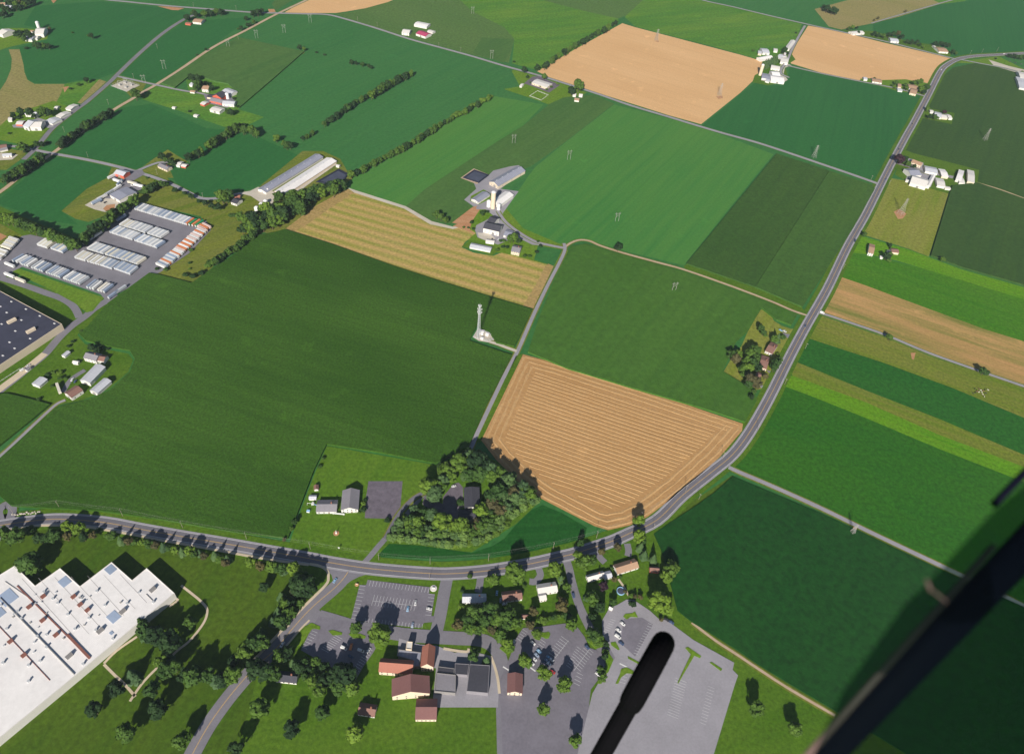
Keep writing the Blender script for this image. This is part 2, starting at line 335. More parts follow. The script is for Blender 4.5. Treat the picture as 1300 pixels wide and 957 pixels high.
# top
sheet('field', [(360,17),(392,-2),(400,-12),(530,-12),(500,0),(480,8),(440,15),(426,17),(390,17)], 'tan')
sheet('field', [(346,-12),(352,-3),(345,5),(350,14),(385,-8),(392,-14)], 'corn_far')
sheet('field', [(426,18),(445,16),(500,1),(530,-12),(570,-12),(590,-5),(600,15),(640,35),(653,50),(646,80),(600,70),(520,48),(445,25)], 'gray_green')
sheet('field', [(612,48),(652,50),(650,62),(640,80),(600,68)], 'corn_far')
sheet('field', [(570,-12),(690,1),(785,24),(785,30),(684,90),(650,81),(653,50),(640,35),(600,15)], 'pasture')
sheet('field', [(690,1),(660,-12),(830,-12),(800,18),(785,24),(740,14)], 'gray_green')
sheet('field', [(793,22),(830,-12),(860,-12),(890,0),(930,9),(980,21),(1018,31),(1006,62),(994,70),(968,77),(900,58),(860,48),(806,34)], 'pasture')
sheet('field', [(1034,12),(1078,0),(1100,-12),(1190,-12),(1192,6),(1140,22),(1108,30),(1068,38),(1052,34)], 'olive_tan')
sheet('field', [(1192,6),(1200,-12),(1240,-12),(1225,2)], 'pasture')
sheet('field', [(1172,-12),(1184,0),(1194,5),(1222,0),(1240,-12)], 'pasture')
sheet('field', [(682,91),(730,63),(790,30),(806,35),(860,49),(940,70),(968,78),(965,90),(959,100),(940,118),(915,138),(890,158),(850,147),(742,113),(696,98)], 'tan')
sheet('field', [(1026,33),(1060,39),(1120,54),(1210,75),(1195,90),(1181,107),(1165,103),(1120,102),(1096,99),(1090,103),(1040,92),(1004,81),(1003,75),(1010,58)], 'tan')
sheet('field', [(1092,100),(1120,102),(1150,101),(1180,107),(1176,121),(1140,116),(1094,103)], 'lawn_lime')
sheet('field', [(1066,38),(1110,40),(1150,52),(1190,58),(1208,66),(1206,73),(1160,62),(1110,51)], 'grass')
sheet('field', [(624,106),(652,89),(680,97),(712,106),(745,118),(735,123),(716,125),(696,133),(686,129),(641,114)], 'lawn_lime')
sheet('field', [(955,105),(958,96),(972,88),(968,78),(1000,62),(1010,76),(997,84),(1000,98),(994,105),(975,109)], 'lawn')
sheet('field', Zm(940,30,10.63)(540,560, 640,545, 690,570, 600,600, 580,690, 640,760, 580,800, 400,790, 280,770, 290,690, 400,680, 540,640), 'gravel')
sheet('field', [(1208,80),(1235,76),(1268,72),(1300,88),(1330,98),(1330,108),(1290,96),(1240,81)], 'lawn_lime')
sheet('field', [(1255,76),(1280,84),(1330,96),(1330,104),(1290,93),(1262,84)], 'gravel')
# centre strips
sheet('field', [(515,262),(540,240),(590,207),(631,180),(664,160),(698,132),(716,124),(735,122),(755,121),(780,132),(748,157),(717,181),(675,211),(640,225),(612,238),(592,254),(600,265),(590,275),(572,284),(548,281)], 'corn_far')
sheet('field', [(780,133),(885,160),(982,196),(926,265),(868,337),(790,318),(745,305),(715,311),(690,302),(660,290),(643,270),(642,262),(660,240),(672,222),(680,212),(717,182)], 'soy_pale')
sheet('field', [(450,222),(540,168),(625,122),(690,133),(664,160),(631,180),(590,207),(540,240),(515,262),(440,240)], 'soy_pale')
sheet('field', [(646,84),(600,72),(520,50),(440,27),(390,19),(345,22),(300,47),(387,67),(350,100),(380,110),(440,100),(500,98),(600,120),(660,110)], 'soy')
sheet('field', [(586,298),(604,262),(640,262),(664,290),(716,312),(724,322),(704,338),(665,328),(640,322),(612,318),(590,302)], 'lawn_lime')
sheet('field', [(683,312),(714,317),(703,338),(678,330)], 'soy')
sheet('field', [(362,291),(400,262),(440,240),(452,242),(515,262),(548,281),(570,288),(590,287),(604,296),(590,308),(586,314),(601,321),(626,325),(637,321),(665,328),(703,338),(677,392),(560,357),(500,338),(420,309)], 'hay')
sheet('field', [(362,291),(400,262),(440,240),(452,243),(420,264),(392,284),(374,294)], 'hay_edge')
sheet('field', [(703,338),(677,392),(664,388),(680,362),(692,338),(696,335)], 'hay_edge')
sheet('field', [(440,238),(452,242),(515,262),(548,281),(575,288),(590,287),(575,291),(546,285),(513,265),(450,245)], 'gravel')
sheet('field', [(575,287),(588,282),(600,266),(612,262),(600,280),(596,292),(604,298),(590,292)], 'soil')
# centre farm yards
q = Zm(540,180,6.5)
sheet('farm_yard', q(320,480, 420,390, 400,340, 500,300, 560,240, 700,205, 770,195, 820,240, 620,390, 770,410, 740,450, 640,590, 640,640, 760,740, 900,820, 1000,840, 1000,860, 880,850, 780,800, 700,810, 600,850, 480,810, 430,790, 410,730, 420,690, 500,650, 560,610, 500,560, 430,560, 390,530), 'asphalt_pale')
sheet('lawn', q(375,450, 480,395, 540,430, 540,470, 440,520, 370,490), 'lawn_lime')
sheet('lawn', q(400,690, 470,570, 540,600, 480,660), 'lawn_lime')
sheet('slurry_basin', q(290,300, 400,222, 530,275, 425,352), 'dirt_lane')
q = Zm(560,260,6.5)
sheet('farm_yard', q(300,230, 400,240, 450,280, 380,300, 310,270), 'gravel')
sheet('lawn', q(170,345, 240,290, 420,325, 480,380, 420,420), 'lawn')
# house lot by the highway
q = Zm(900,380,7.975)
sheet('lawn', q(525,105, 560,110, 620,150, 660,220, 740,270, 830,300, 930,300, 880,420, 740,620, 680,740, 560,900, 440,930, 350,850, 140,745, 215,620, 330,470, 410,290), 'olive')
sheet('driveway', q(740,330, 790,350, 850,360, 880,400, 850,430, 790,390), 'asphalt')
sheet('driveway', q(580,715, 700,745, 670,790, 600,740), 'asphalt')
sheet('driveway', q(500,860, 540,870, 620,900, 600,925, 530,900), 'asphalt_pale')
# east side
sheet('field', [(1128,226),(1152,230),(1178,238),(1203,245),(1206,240),(1179,326),(1153,316),(1092,297),(1110,262)], 'olive')
sheet('field', [(1136,222),(1147,190),(1160,194),(1200,204),(1243,215),(1242,232),(1208,236),(1204,246),(1178,239),(1152,231)], 'grass')
sheet('field', [(1088,298),(1153,317),(1220,342),(1300,365),(1330,374),(1330,390),(1300,380),(1172,341),(1138,331),(1107,324),(1076,321)], 'lime')
sheet('field', [(1076,321),(1107,325),(1172,341),(1300,380),(1330,389),(1330,446),(1200,402),(1140,380),(1066,354),(1050,360)], 'mid_green')
sheet('field', [(1068,352),(1100,363),(1140,378),(1200,400),(1250,418),(1330,443),(1330,503),(1300,488),(1252,472),(1180,447),(1126,424),(1044,398)], 'patchy')
sheet('field', [(1040,400),(1126,429),(1180,452),(1300,493),(1330,503),(1330,545),(1208,493),(1120,461),(1040,435),(1022,428)], 'olive_strip')
sheet('field', [(1022,428),(1040,434),(1120,460),(1208,492),(1330,543),(1330,592),(1190,532),(1100,497),(1012,461),(1000,458)], 'dark_grassy')
sheet('field', [(1004,458),(1012,460),(1100,496),(1190,531),(1330,590),(1330,605),(1190,552),(1100,512),(1006,478)], 'olive_strip')
sheet('field', [(1006,477),(1100,511),(1190,551),(1330,604),(1330,626),(1290,608),(1190,569),(1100,531),(1030,503),(984,486)], 'lime')
sheet('field', [(984,486),(1030,503),(1100,531),(1190,569),(1290,608),(1420,668),(1420,820),(1190,712),(1045,646),(945,600),(925,596),(950,560)], 'soy_east')
sheet('field', [(1147,190),(1152,180),(1196,98),(1210,86),(1240,80),(1275,88),(1330,104),(1330,262),(1280,245),(1241,231),(1243,216),(1200,205),(1160,195)], 'corn_dark')
q = Zm(1040,0,5)
sheet('lawn', q(655,720, 700,690, 860,720, 840,790, 650,750), 'grass')
sheet('farm_yard', Zm(1080,170,6.5)(470,200, 600,240, 600,300, 850,350, 840,370, 700,340, 660,440, 620,440, 450,380, 500,290, 480,260), 'asphalt_pale')
# church property and grove ground
sheet('lawn', [(415,566),(552,590),(600,572),(640,590),(690,632),(655,665),(599,701),(500,690),(482,708),(440,712),(365,697),(383,645),(400,600)], 'lawn')
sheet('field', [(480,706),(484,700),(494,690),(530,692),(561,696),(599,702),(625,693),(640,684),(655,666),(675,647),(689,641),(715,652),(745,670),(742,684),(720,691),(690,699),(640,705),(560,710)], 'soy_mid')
sheet('car_park', Zm(350,560,6.5)(765,330, 1047,330, 1030,540, 975,640, 735,635, 745,470), 'asphalt_black')
q = Zm(490,560,6.5)
sheet('driveway', q(560,350, 600,340, 635,380, 640,545, 600,560, 600,660, 440,640, 300,520, 320,440, 470,520, 470,460), 'asphalt_black')
sheet('driveway', q(330,440, 300,430, 150,600, 180,620), 'asphalt')
# tower pad
sheet('tower_pad', Zm(560,340,7.975)(320,700, 375,610, 480,650, 560,720, 500,760, 380,740), 'gravel')
# gravel patches and bare spots
for z, pts in (((1080,170,6.5),(355,645, 400,620, 460,660, 430,700, 390,705)), ((560,340,7.975),(290,480, 320,470, 330,500, 345,540, 320,520)), ((1040,570,5),(170,522, 205,540, 215,495, 240,492, 225,548, 200,552)),
               ((0,560,7.975),(120,510, 130,520, 60,600, 40,598)), ((1040,340,5),(580,540, 612,540, 600,585, 588,580)), ((860,0,5),(245,615, 285,610, 290,625, 260,630)), ((560,260,6.5),(90,150, 260,20, 300,10, 190,150, 150,165)), ((640,0,5),(945,262, 985,262, 980,270)),
               ((0,0,9.57),(620,10, 690,5, 650,45)), ((0,0,5),(1000,42, 1070,45, 1170,55, 1130,68, 1090,66)), ((220,0,5),(600,60, 640,60, 650,78, 610,82)), ((0,0,5),(400,555, 440,550, 410,590)), ((380,470,6.5),(150,160, 172,160, 165,180, 152,175))):
    sheet('bare_patch', Zm(*z)(*pts), 'soil')
sheet('field', [(655,452),(664,449),(611,561),(604,562)], 'grass')
sheet('storage_yard', Zm(0,130,6.5)(885,620, 935,600, 1010,650, 1090,560, 1175,560, 1195,595, 1060,670, 1210,690, 1130,760, 1020,840, 960,900, 860,890, 720,855, 800,800, 900,740, 1000,680), 'asphalt')
sheet('storage_yard', Zm(0,250,6.5)(700,70, 800,10, 960,20, 1000,90, 900,135, 780,105), 'gravel')
sheet('bare_patch', Zm(0,250,6.5)(850,100, 880,70, 950,60, 945,115, 890,132), 'soil')
sheet('storage_yard', Zm(0,130,6.5)(-60,420, 60,420, 150,435, 100,475, 0,480, -60,480), 'gravel')
sheet('farm_yard', Zm(0,130,6.5)(100,190, 200,170, 320,130, 380,150, 450,200, 400,215, 330,185, 240,215, 110,210), 'asphalt_pale')
sheet('farm_yard', Zm(300,160,6.5)(10,552, 110,540, 180,505, 330,550, 300,640, 240,690, 210,640, 120,580), 'gravel')
sheet('farm_yard', Zm(300,160,6.5)(440,545, 600,440, 820,300, 826,320, 640,450, 520,540), 'gravel')
sheet('car_park', Zm(620,60,9.286)(420,430, 520,350, 600,345, 845,448, 715,540, 560,480), 'asphalt_black')
sheet('farm_yard', Zm(230,90,11.818)(330,345, 480,360, 560,330, 720,370, 800,440, 800,520, 690,560, 600,540, 430,500, 370,440), 'asphalt')
sheet('road_mouth', [(398,764),(409,779),(424,786),(450,790),(480,793),(480,806),(450,806),(420,800),(405,797),(394,791),(376,800),(370,790)], 'asphalt')
sheet('road_mouth', [(404,718),(414,722),(421,730),(424,742),(432,748),(446,737),(456,732),(466,729),(500,732),(440,712)], 'asphalt')
sheet('field', [(868,338),(871,336),(960,366),(1018,391),(1024,398),(1005,392),(930,362),(870,342)], 'grass')
# depot yard
sheet('depot_yard', [(-40,372),(-40,335),(0,322),(28,300),(38,298),(60,303),(98,317),(137,286),(175,257),(262,281),(268,292),(240,322),(205,345),(170,362),(134,382),(128,374),(28,339),(10,350),(-20,368)], 'asphalt')
sheet('lawn', [(24,341),(132,378),(118,395),(110,397),(95,385),(60,366),(30,352),(16,345)], 'lawn_lime')
# supermarket side: car parks
q = Zm(430,720,8.667)
sheet('car_park', q(318,138, 1000,218, 995,290, 1058,298, 1020,535, 1065,540, 1050,600, 940,610, 900,665, 640,640, 480,625, 320,605, 135,572, 230,195, 302,195), 'asphalt_lot')
sheet('car_park', [(394,800),(405,782),(450,790),(480,799),(483,812),(474,828),(462,845),(452,862),(440,866),(421,847),(382,825)], 'asphalt_lot')
sheet('car_park', [(655,810),(664,797),(690,795),(718,791),(733,796),(742,808),(748,822),(765,828),(770,840),(765,855),(750,875),(735,1010),(640,1010),(636,900),(632,868),(640,850),(648,832)], 'asphalt_lot')
sheet('car_park', [(774,771),(783,768),(795,761),(804,761),(825,775),(838,787),(845,786),(880,812),(932,841),(930,850),(937,857),(933,868),(890,1010),(720,1010),(752,880),(772,845),(781,835),(765,805),(764,788)], 'asphalt_pale')
q = Zm(730,750,5.65)
sheet('car_park', q(430,470, 560,240, 480,190, 350,200, 330,330, 345,390), 'asphalt_lot')
Zr = 0.42
for o_, pts in (((730,750,5.65),(345,185, 360,165, 410,160, 430,148, 450,190, 400,185, 370,205)), ((730,750,5.65),(790,410, 810,402, 905,468, 895,482, 855,465, 770,610, 740,665, 735,655, 830,455)),
                ((730,750,5.65),(965,515, 980,510, 1055,560, 1045,575)), ((730,750,5.65),(378,468, 465,515, 455,525, 380,485)), ((730,750,5.65),(330,560, 370,548, 420,575, 420,595, 370,590, 330,620, 310,665, 290,665, 320,600)),
                ((730,750,5.65),(215,450, 245,450, 275,495, 240,580, 200,620, 190,665, 160,665, 170,610, 220,540)), ((730,750,5.65),(255,370, 290,365, 320,420, 310,425, 260,390)), ((730,750,5.65),(80,300, 150,280, 205,340, 205,400, 150,415, 80,350)),
                ((600,780,7.647),(575,190, 620,170, 700,175, 740,168, 755,190, 740,230, 710,235, 670,215, 650,250, 610,240)), ((600,780,7.647),(455,440, 480,400, 550,440, 560,500, 500,500)), ((600,780,7.647),(640,560, 680,520, 750,580, 750,635, 700,615)),
                ((600,780,7.647),(840,655, 880,630, 960,650, 950,700, 850,700)), ((600,780,7.647),(260,330, 330,290, 400,300, 360,370, 330,385)),
                ((350,760,6.5),(435,265, 470,258, 550,280, 545,298, 470,302)), ((350,760,6.5),(600,290, 700,290, 745,310, 735,328, 640,325)), ((350,760,6.5),(790,290, 830,250, 930,260, 920,330, 880,420, 820,400)),
                ((350,760,6.5),(278,205, 300,200, 368,230, 365,255, 320,245, 300,250, 210,380, 150,400, 120,385))):
    mb = MB(); mb.prism([tuple(G(*p))[:2] for p in Zm(*o_)(*pts)], 0, Zr + .16)
    tag(mb.build('planted_island', M['lawn_lime']), None, None, None, 'structure')
# standing corn with a real edge
BIG = [(362,292.5),(420,311),(500,339.5),(560,359),(620,377.5),(676,394),(660,428),(653,441),(630,436),(622,424),(606,414),(600,424),(596,434),(640,449),(650,452),(636,480),(618,515),(602,552),(594,570),(555,588),(552,589),(480,575),(415,565),(398,600),(381,645),(366,684),(300,677),(200,660),(130,650),(60,646),(15,643),(0,630),(-60,610),(-60,606),(0,584),(71,519),(82,516),(106,511),(140,497),(166,473),(172,457),(165,446),(143,442),(110,434),(101,425),(113,415),(138,386),(190,348),(201,350),(244,361),(261,348),(284,334),(304,320),(327,300),(350,296)]
crop('corn_field', BIG, 'corn', 2.3, 'large dark green corn field left of the cell tower')
crop('corn_field', [(-60,508),(-20,502),(10,501),(50,511),(64,515),(40,535),(-5,571),(-60,612)], 'corn', 2.3, 'small corn field at the left edge below the farm')
crop('corn_field', [(724,314),(745,311),(770,319.5),(870,347.5),(955,378),(1012,400),(1004,414),(985,407),(975,399),(966,392),(950,420),(934,435),(917,473),(942,488),(956,493),(960,510),(945,537),(900,522),(800,493),(720,469),(670,448),(684,405),(702,360)], 'corn_mid', 2.3, 'corn field above the tan stubble')
crop('corn_field', [(985.5,196.5),(1052,218),(958,365.5),(871,336)], 'corn_shade', 2.3, 'darker strip of corn beside the pale soybean field')
crop('corn_field', [(1052.4,218.2),(1106,236),(1110,241),(1083,290),(1038,360),(1018,391),(960,366.4),(958.4,365.7)], 'corn_edge', 2.4, 'corn field beside the highway')
crop('corn_field', [(1208,237),(1240,233.5),(1280,247),(1330,265),(1330,374),(1300,363.5),(1220,340.5),(1181,325.5)], 'corn_dark', 2.6, 'dark corn field at the right edge')
crop('corn_field', [(205,107),(262,70),(303,49),(386,67),(345,103),(304,138),(300,130),(301,118),(290,108),(270,104),(255,98),(240,98),(232,105),(222,113)], 'corn_far', 2.3, 'square corn field behind the red barns')
crop('soybean_field', [(930,605),(905,627),(875,648),(850,664),(830,678),(840,700),(852,745),(860,775),(880,791),(907,807),(933,823.5),(960,842),(1000,867),(1080,914),(1180,975),(1420,1110),(1420,826),(1187,720),(1040,651)], 'soy_dark', .9, 'dark green soybean field below the lane at the right')
# stubble field with combined headlands
TQ = [(664,450),(705,461),(822,497),(943,538),(942,547),(913,581),(866,623),(822,656),(799,667),(772,673),(755,668),(689,634),(658,612),(630,584),(611,559)]
sheet('stubble_field', TQ, 'tan_near', 'tan harvested field with pale straw rows')
def inset(poly, d):
    P_ = [G(*p) for p in poly]; n = len(P_); out = []
    ar = sum(P_[i].x*P_[(i+1) % n].y - P_[(i+1) % n].x*P_[i].y for i in range(n)); sg = 1 if ar > 0 else -1
    for i in range(n):
        a = (P_[i]-P_[i-1]).normalized(); b = (P_[(i+1) % n]-P_[i]).normalized()
        na = Vector((-a.y, a.x, 0))*sg; nb = Vector((-b.y, b.x, 0))*sg
        m = (na+nb).normalized(); k = d/max(.5, m.dot(na)); out.append(P_[i]+m*k)
    return out
def resample(P_, step):
    n = len(P_); out = []
    for i in range(n):
        a, b = P_[i], P_[(i+1) % n]; k = max(1, int((b-a).length/step))
        for j in range(k): out.append(a.lerp(b, j/k))
    return out
sw = MB(); zt = _lift[0] + .012
def swath(pts, w, jit=.35):
    vs = []; n = len(pts)
    for i, p in enumerate(pts):
        t = (pts[min(i+1, n-1)]-pts[max(i-1, 0)]).normalized(); q_ = Vector((-t.y, t.x, 0)); ww = w*(1+random.uniform(-jit, jit))/2
        c = p + q_*(random.uniform(-.3, .3)+.8*math.sin(p.x*.021+p.y*.013)); ww *= .45 if random.random() < .06 else 1
        vs += [(c.x+q_.x*ww, c.y+q_.y*ww, zt), (c.x, c.y, zt+.25), (c.x-q_.x*ww, c.y-q_.y*ww, zt)]
    sw.add(vs, [(3*i+k, 3*i+3+k, 3*i+4+k, 3*i+1+k) for i in range(n-1) for k in (0, 1)])
SP = 6.2
for k in range(3):
    ring = resample(inset(TQ, 3.6 + k*SP), 7); swath(ring + [ring[0]], 2.5)
inn = inset(TQ, 3*SP + 2.5)
d0 = (G(943,538)-G(664,450)).normalized(); n0 = Vector((-d0.y, d0.x, 0))
if (inn[9]-inn[0]).dot(n0) < 0: n0 = -n0
o0 = inn[0]
def clip_line(off):
    xs = []
    for i in range(len(inn)):
        a, b = inn[i], inn[(i+1) % len(inn)]; da = (a-o0).dot(n0)-off; db = (b-o0).dot(n0)-off
        if da*db < 0: t = da/(da-db); xs.append((a.lerp(b, t)-o0).dot(d0))
    return (min(xs), max(xs)) if len(xs) >= 2 else None
off = 2.0
while True:
    c = clip_line(off)
    if c is None: 
        if off > 60: break
        off += 4.9; continue
    n_ = max(2, int((c[1]-c[0])/7)); 
    swath([o0 + n0*(off + 1.2*math.sin(off*.03)*math.sin(3.1*i/n_)) + d0*(c[0]+(c[1]-c[0])*i/n_) for i in range(n_+1)], 1.9)
    off += 4.9
tag(sw.build('straw_swaths', M['straw']), 'pale rows of straw lying on the tan stubble', None, None, 'stuff')
# ------------------------------------------------------------------ roads
HW = [(1335,66),(1300,68),(1265,70),(1239,71.5),(1218,75),(1204,81.5),(1194,91),(1180,118),(1160,156),(1152,170),(1138,196),(1121.5,228),(1100,271),(1088,292),(1074,317),(1054.6,358),(1043,380),(1020,420),(1000,458),(976,506),(952,548),(930,577),(905,598),(866,629),(834,660),(798,677.5),(774,688),(731,702),(715,706),(676,715),(622,724),(575,728),(540,727.5),(473,722),(419,714),(391,708.5),(334,698.5),(303,693),(272,687.7),(231,681),(180,672),(131,663),(77,659),(38,661.5),(0,667),(-40,674),(-90,684)]
hw = centre(HW)
ribbon('verge', hw, -11.5, 10.5, .235, 'grass'); ribbon('highway', hw, -6.1, 6.1, .30, 'asphalt_pale', 'two lane highway curving through the fields')
ribbon('traffic_lanes', hw, -4.3, 4.3, .305, 'asphalt_dark')
for a, b, m_ in ((-.32,-.12,'yellow_paint'),(.12,.32,'yellow_paint'),(-4.5,-4.28,'white_paint'),(4.28,4.5,'white_paint')):
    ribbon('painted_line', hw, a, b, .312, m_)
def road(px, w, mat, z, name='road', label=None, verge=1.6):
    pc = centre(px)
    if verge and w < 9.5: ribbon('verge', pc, -w/2-verge, w/2+verge*.8, z-.035, 'rough_grass' if w < 5 else 'grass')
    ribbon(name, pc, -w/2, w/2, z, mat, label)
SR = [(446,719),(437,733),(425,746),(405,763),(388,779),(367,803),(350,824),(326,845),(308,864),(285,892),(262,925),(240,965)]
road(SR, 11.5, 'asphalt', .29, 'side_road')
srp = centre(SR)
ribbon('painted_line', srp, -.3, -.1, .30, 'yellow_paint'); ribbon('painted_line', srp, .1, .3, .30, 'yellow_paint')
ribbon('pavement', centre([(393,716),(405,718),(415,724),(417,733),(414,742),(396,760),(379,777),(358,800)]), -1.1, 1.1, .42, 'concrete', h=.14)
ribbon('pavement', centre([(367,793),(359,799),(340,819),(322,838)]), -1.1, 1.1, .42, 'concrete', h=.14)
ribbon('pavement', centre([(0,676),(30,669),(60,667),(100,668),(130,672),(170,679),(200,685),(240,692),(290,701),(340,710),(392,717)]), -1.0, 1.0, .42, 'concrete', h=.14)
sheet('courtyard', Zm(470,780,7.647)(280,230, 480,290, 640,300, 820,370, 950,350, 1170,400, 1250,680, 1240,900, 600,900, 640,520, 480,500, 260,400), 'asphalt_pale')
ribbon('pavement', centre([(563,823),(580,826),(593,827),(595,823)]), -1, 1, .42, 'concrete', h=.14); ribbon('pavement', centre([(623,833),(628,846),(632,862),(634,880)]), -1, 1, .42, 'concrete', h=.14)
ribbon('pavement', centre([(393,787),(381,799),(370,812),(358,826)]), -.7, .7, .42, 'concrete', h=.14)
road([(404,782),(428,789),(455,797),(480,800),(510,805),(545,808),(580,810),(610,812),(628,822),(636,840),(638,868),(640,930),(642,1010)], 11, 'asphalt', .26)
road([(568,732),(564,752),(559,780),(553,806)], 10, 'asphalt', .27)
road([(716,704),(722,720),(726,738),(734,765),(744.6,789),(757,812),(768,835)], 7, 'asphalt', .27, verge=0)
road([(757,812),(775,830),(795,842),(815,852)], 6, 'asphalt', .28, verge=0)
road([(461,716),(470,706),(480,694),(489,684)], 5, 'asphalt', .26, 'driveway', None, 0)
road([(489,684),(505,655),(522,635),(538,625)], 4, 'asphalt_dark', .255, 'driveway')
road([(-10,702),(0,666),(-2,650),(8,640),(16,646),(12,660)], 7, 'asphalt', .27)
road([(716,309),(717,318),(709,336),(700,353),(690,373),(680,394),(668,421),(656,448),(640,478),(620,520),(605,552),(597,570),(588,578)], 4.2, 'asphalt_pale', .25, 'farm_lane', 'narrow lane between the corn and the stubble')
road([(716,315),(700,312),(680,307),(660,296),(642,282),(632,268)], 4.5, 'asphalt_pale', .245, 'farm_lane')
road([(716,315),(724,309),(735,305),(748,306),(762,312),(790,321),(830,332),(870,343),(930,364),(980,383),(1005,394),(1026,401)], 3.2, 'dirt_lane', .24, 'farm_lane')
road([(656,446),(645,442),(632,437),(622,434)], 4, 'gravel', .26, 'farm_lane')
TR = [(90,-22),(120,-3),(165,3),(215,8),(260,11.5),(318,16),(348,17),(385,18),(415,19),(440,25),(480,37),(520,50),(560,61),(600,72),(640,84),(680,95),(710,104),(760,120),(800,134),(850,149),(886,160),(920,170),(960,181),(1000,194),(1050,211),(1085,223),(1116,234)]
road(TR, 6.5, 'asphalt_pale', .25, 'country_road')
road([(-40,266),(0,244),(33,218),(66,195.5),(100,170),(144,140),(166,127),(180,118),(198,108),(228,89),(260,67),(282,54),(310,40),(340,24),(356,16),(390,0),(420,-14)], 6.0, 'dirt_lane', .24, 'railway_bed', 'pale straight track bed between the fields at the left')
road([(30,203),(44,190),(54,178),(68,162),(96,140),(111,129),(140,104),(148,96),(175,70),(205,44),(232,26),(250,18)], 7.5, 'asphalt', .26, 'country_road')
road([(-20,190),(15,186),(40,190),(66,195),(110,203),(146,211),(175,219),(200,227),(222,236),(241,245.5),(256,252),(275,252),(300,247),(325,243)], 6, 'asphalt_pale', .25, 'country_road')
road([(148,97),(175,103),(200,108.5),(230,115),(258,119.5),(275,126)], 5, 'asphalt_pale', .245, 'country_road')
road([(172,218),(200,207),(218,207)], 5, 'asphalt_pale', .235, 'driveway')
WR = [(150,377),(138,381),(120,392),(108,402),(90,415),(74,430),(57,450),(40,464),(23,478),(0,496),(-40,528)]
road(WR, 9, 'asphalt', .27, 'access_road')
road([(57,449),(40,463),(23,477),(0,494),(-40,526)], 8, 'concrete', .274, 'access_road')
road([(-30,345),(0,353),(30,362),(58,372),(80,380),(94,390),(101,403)], 8, 'asphalt', .268, 'access_road')
road([(83,508),(72,513),(55,528),(21,560),(0,579),(-30,602)], 3, 'asphalt_pale', .25, 'farm_lane')
road([(80,498),(90,482),(108,470)], 5, 'asphalt', .26, 'farm_lane')
road([(1036,396),(1050,400),(1080,410),(1126,426),(1180,448.5),(1252,474),(1300,490.5),(1340,505)], 4, 'asphalt_pale', .255, 'farm_lane')
road([(925,593),(940,600),(980,617),(1040,644),(1110,678),(1190,716),(1280,759),(1400,820)], 4.6, 'asphalt_pale', .255, 'farm_lane')
road([(860,-12),(890,0),(930,9),(980,21),(1024,31),(1060,39),(1120,52),(1160,62),(1200,72),(1215,76)], 6, 'asphalt_pale', .25, 'country_road')
road([(1022,33),(1015,45),(1005,64),(999,78),(992,88),(992,94),(1002,99)], 5, 'asphalt_pale', .255, 'farm_lane')
road([(997,83),(1040,93),(1094,104),(1140,113),(1176,123)], 5, 'asphalt_pale', .25, 'country_road')
road([(1106,30),(1140,20),(1192,5),(1210,0)], 4, 'asphalt_pale', .24, 'farm_lane')
road([(1220,76),(1245,81),(1280,88),(1340,105)], 5, 'asphalt_pale', .26, 'country_road')
road([(1136,207),(1150,211),(1164,216),(1180,222)], 4.5, 'asphalt', .26, 'driveway')
road([(1240,232),(1270,241),(1300,252),(1340,266)], 2.5, 'olive_tan' if False else 'dirt_lane', .24, 'farm_lane')
road([(878,790),(907,812),(933,829),(960,847),(1000,873),(1060,908)], 2.2, 'dirt_lane', .26, 'farm_lane')
for px in ([(610,733),(609,742),(607,752)],[(683,720),(686,730),(680,738),(672,738)],[(757,700),(762,708),(768,714)],[(796,690),(798,699),(797,706)]):
    road(px, 6, 'asphalt', .262, 'driveway', None, 0)
for px in ([(230,743),(243,753),(255,763),(262,771),(263,778),(260,788),(252,800),(240,814),(226,825),(212,838),(198,849),(180,868),(165,890)],[(132,842),(148,826),(174,808)],[(132,843),(146,857),(158,868),(172,884)],[(214,760),(226,761),(215,770)],[(785,735),(792,745),(798,756)]):
    road(px, 1.9, 'concrete', .25, 'footpath', None, 0)
# bays painted in the car parks
def bays(lines, w=.14):
    mb = MB()
    for (a, b) in lines:
        p, q_ = G(*a), G(*b); t = (q_-p).normalized(); n_ = Vector((-t.y, t.x, 0))*w
        mb.add([(p.x+n_.x, p.y+n_.y, .32), (q_.x+n_.x, q_.y+n_.y, .32), (q_.x-n_.x, q_.y-n_.y, .32), (p.x-n_.x, p.y-n_.y, .32)], [(0, 1, 2, 3)])
    return mb
def comb(z, p0, p1, d, n):
    f = Zm(*z); (x0, y0), (x1, y1) = f(*p0)[0], f(*p1)[0]; s = z[2]
    return [((x0+(x1-x0)*i/n, y0+(y1-y0)*i/n), (x0+(x1-x0)*i/n+d[0]/s, y0+(y1-y0)*i/n+d[1]/s)) for i in range(n+1)]
z1 = (430,720,8.667); z2 = (350,760,6.5); z3 = (600,780,7.647); z4 = (730,750,5.65)
def seg(z, a, b): f = Zm(*z); return [(f(*a)[0], f(*b)[0])]
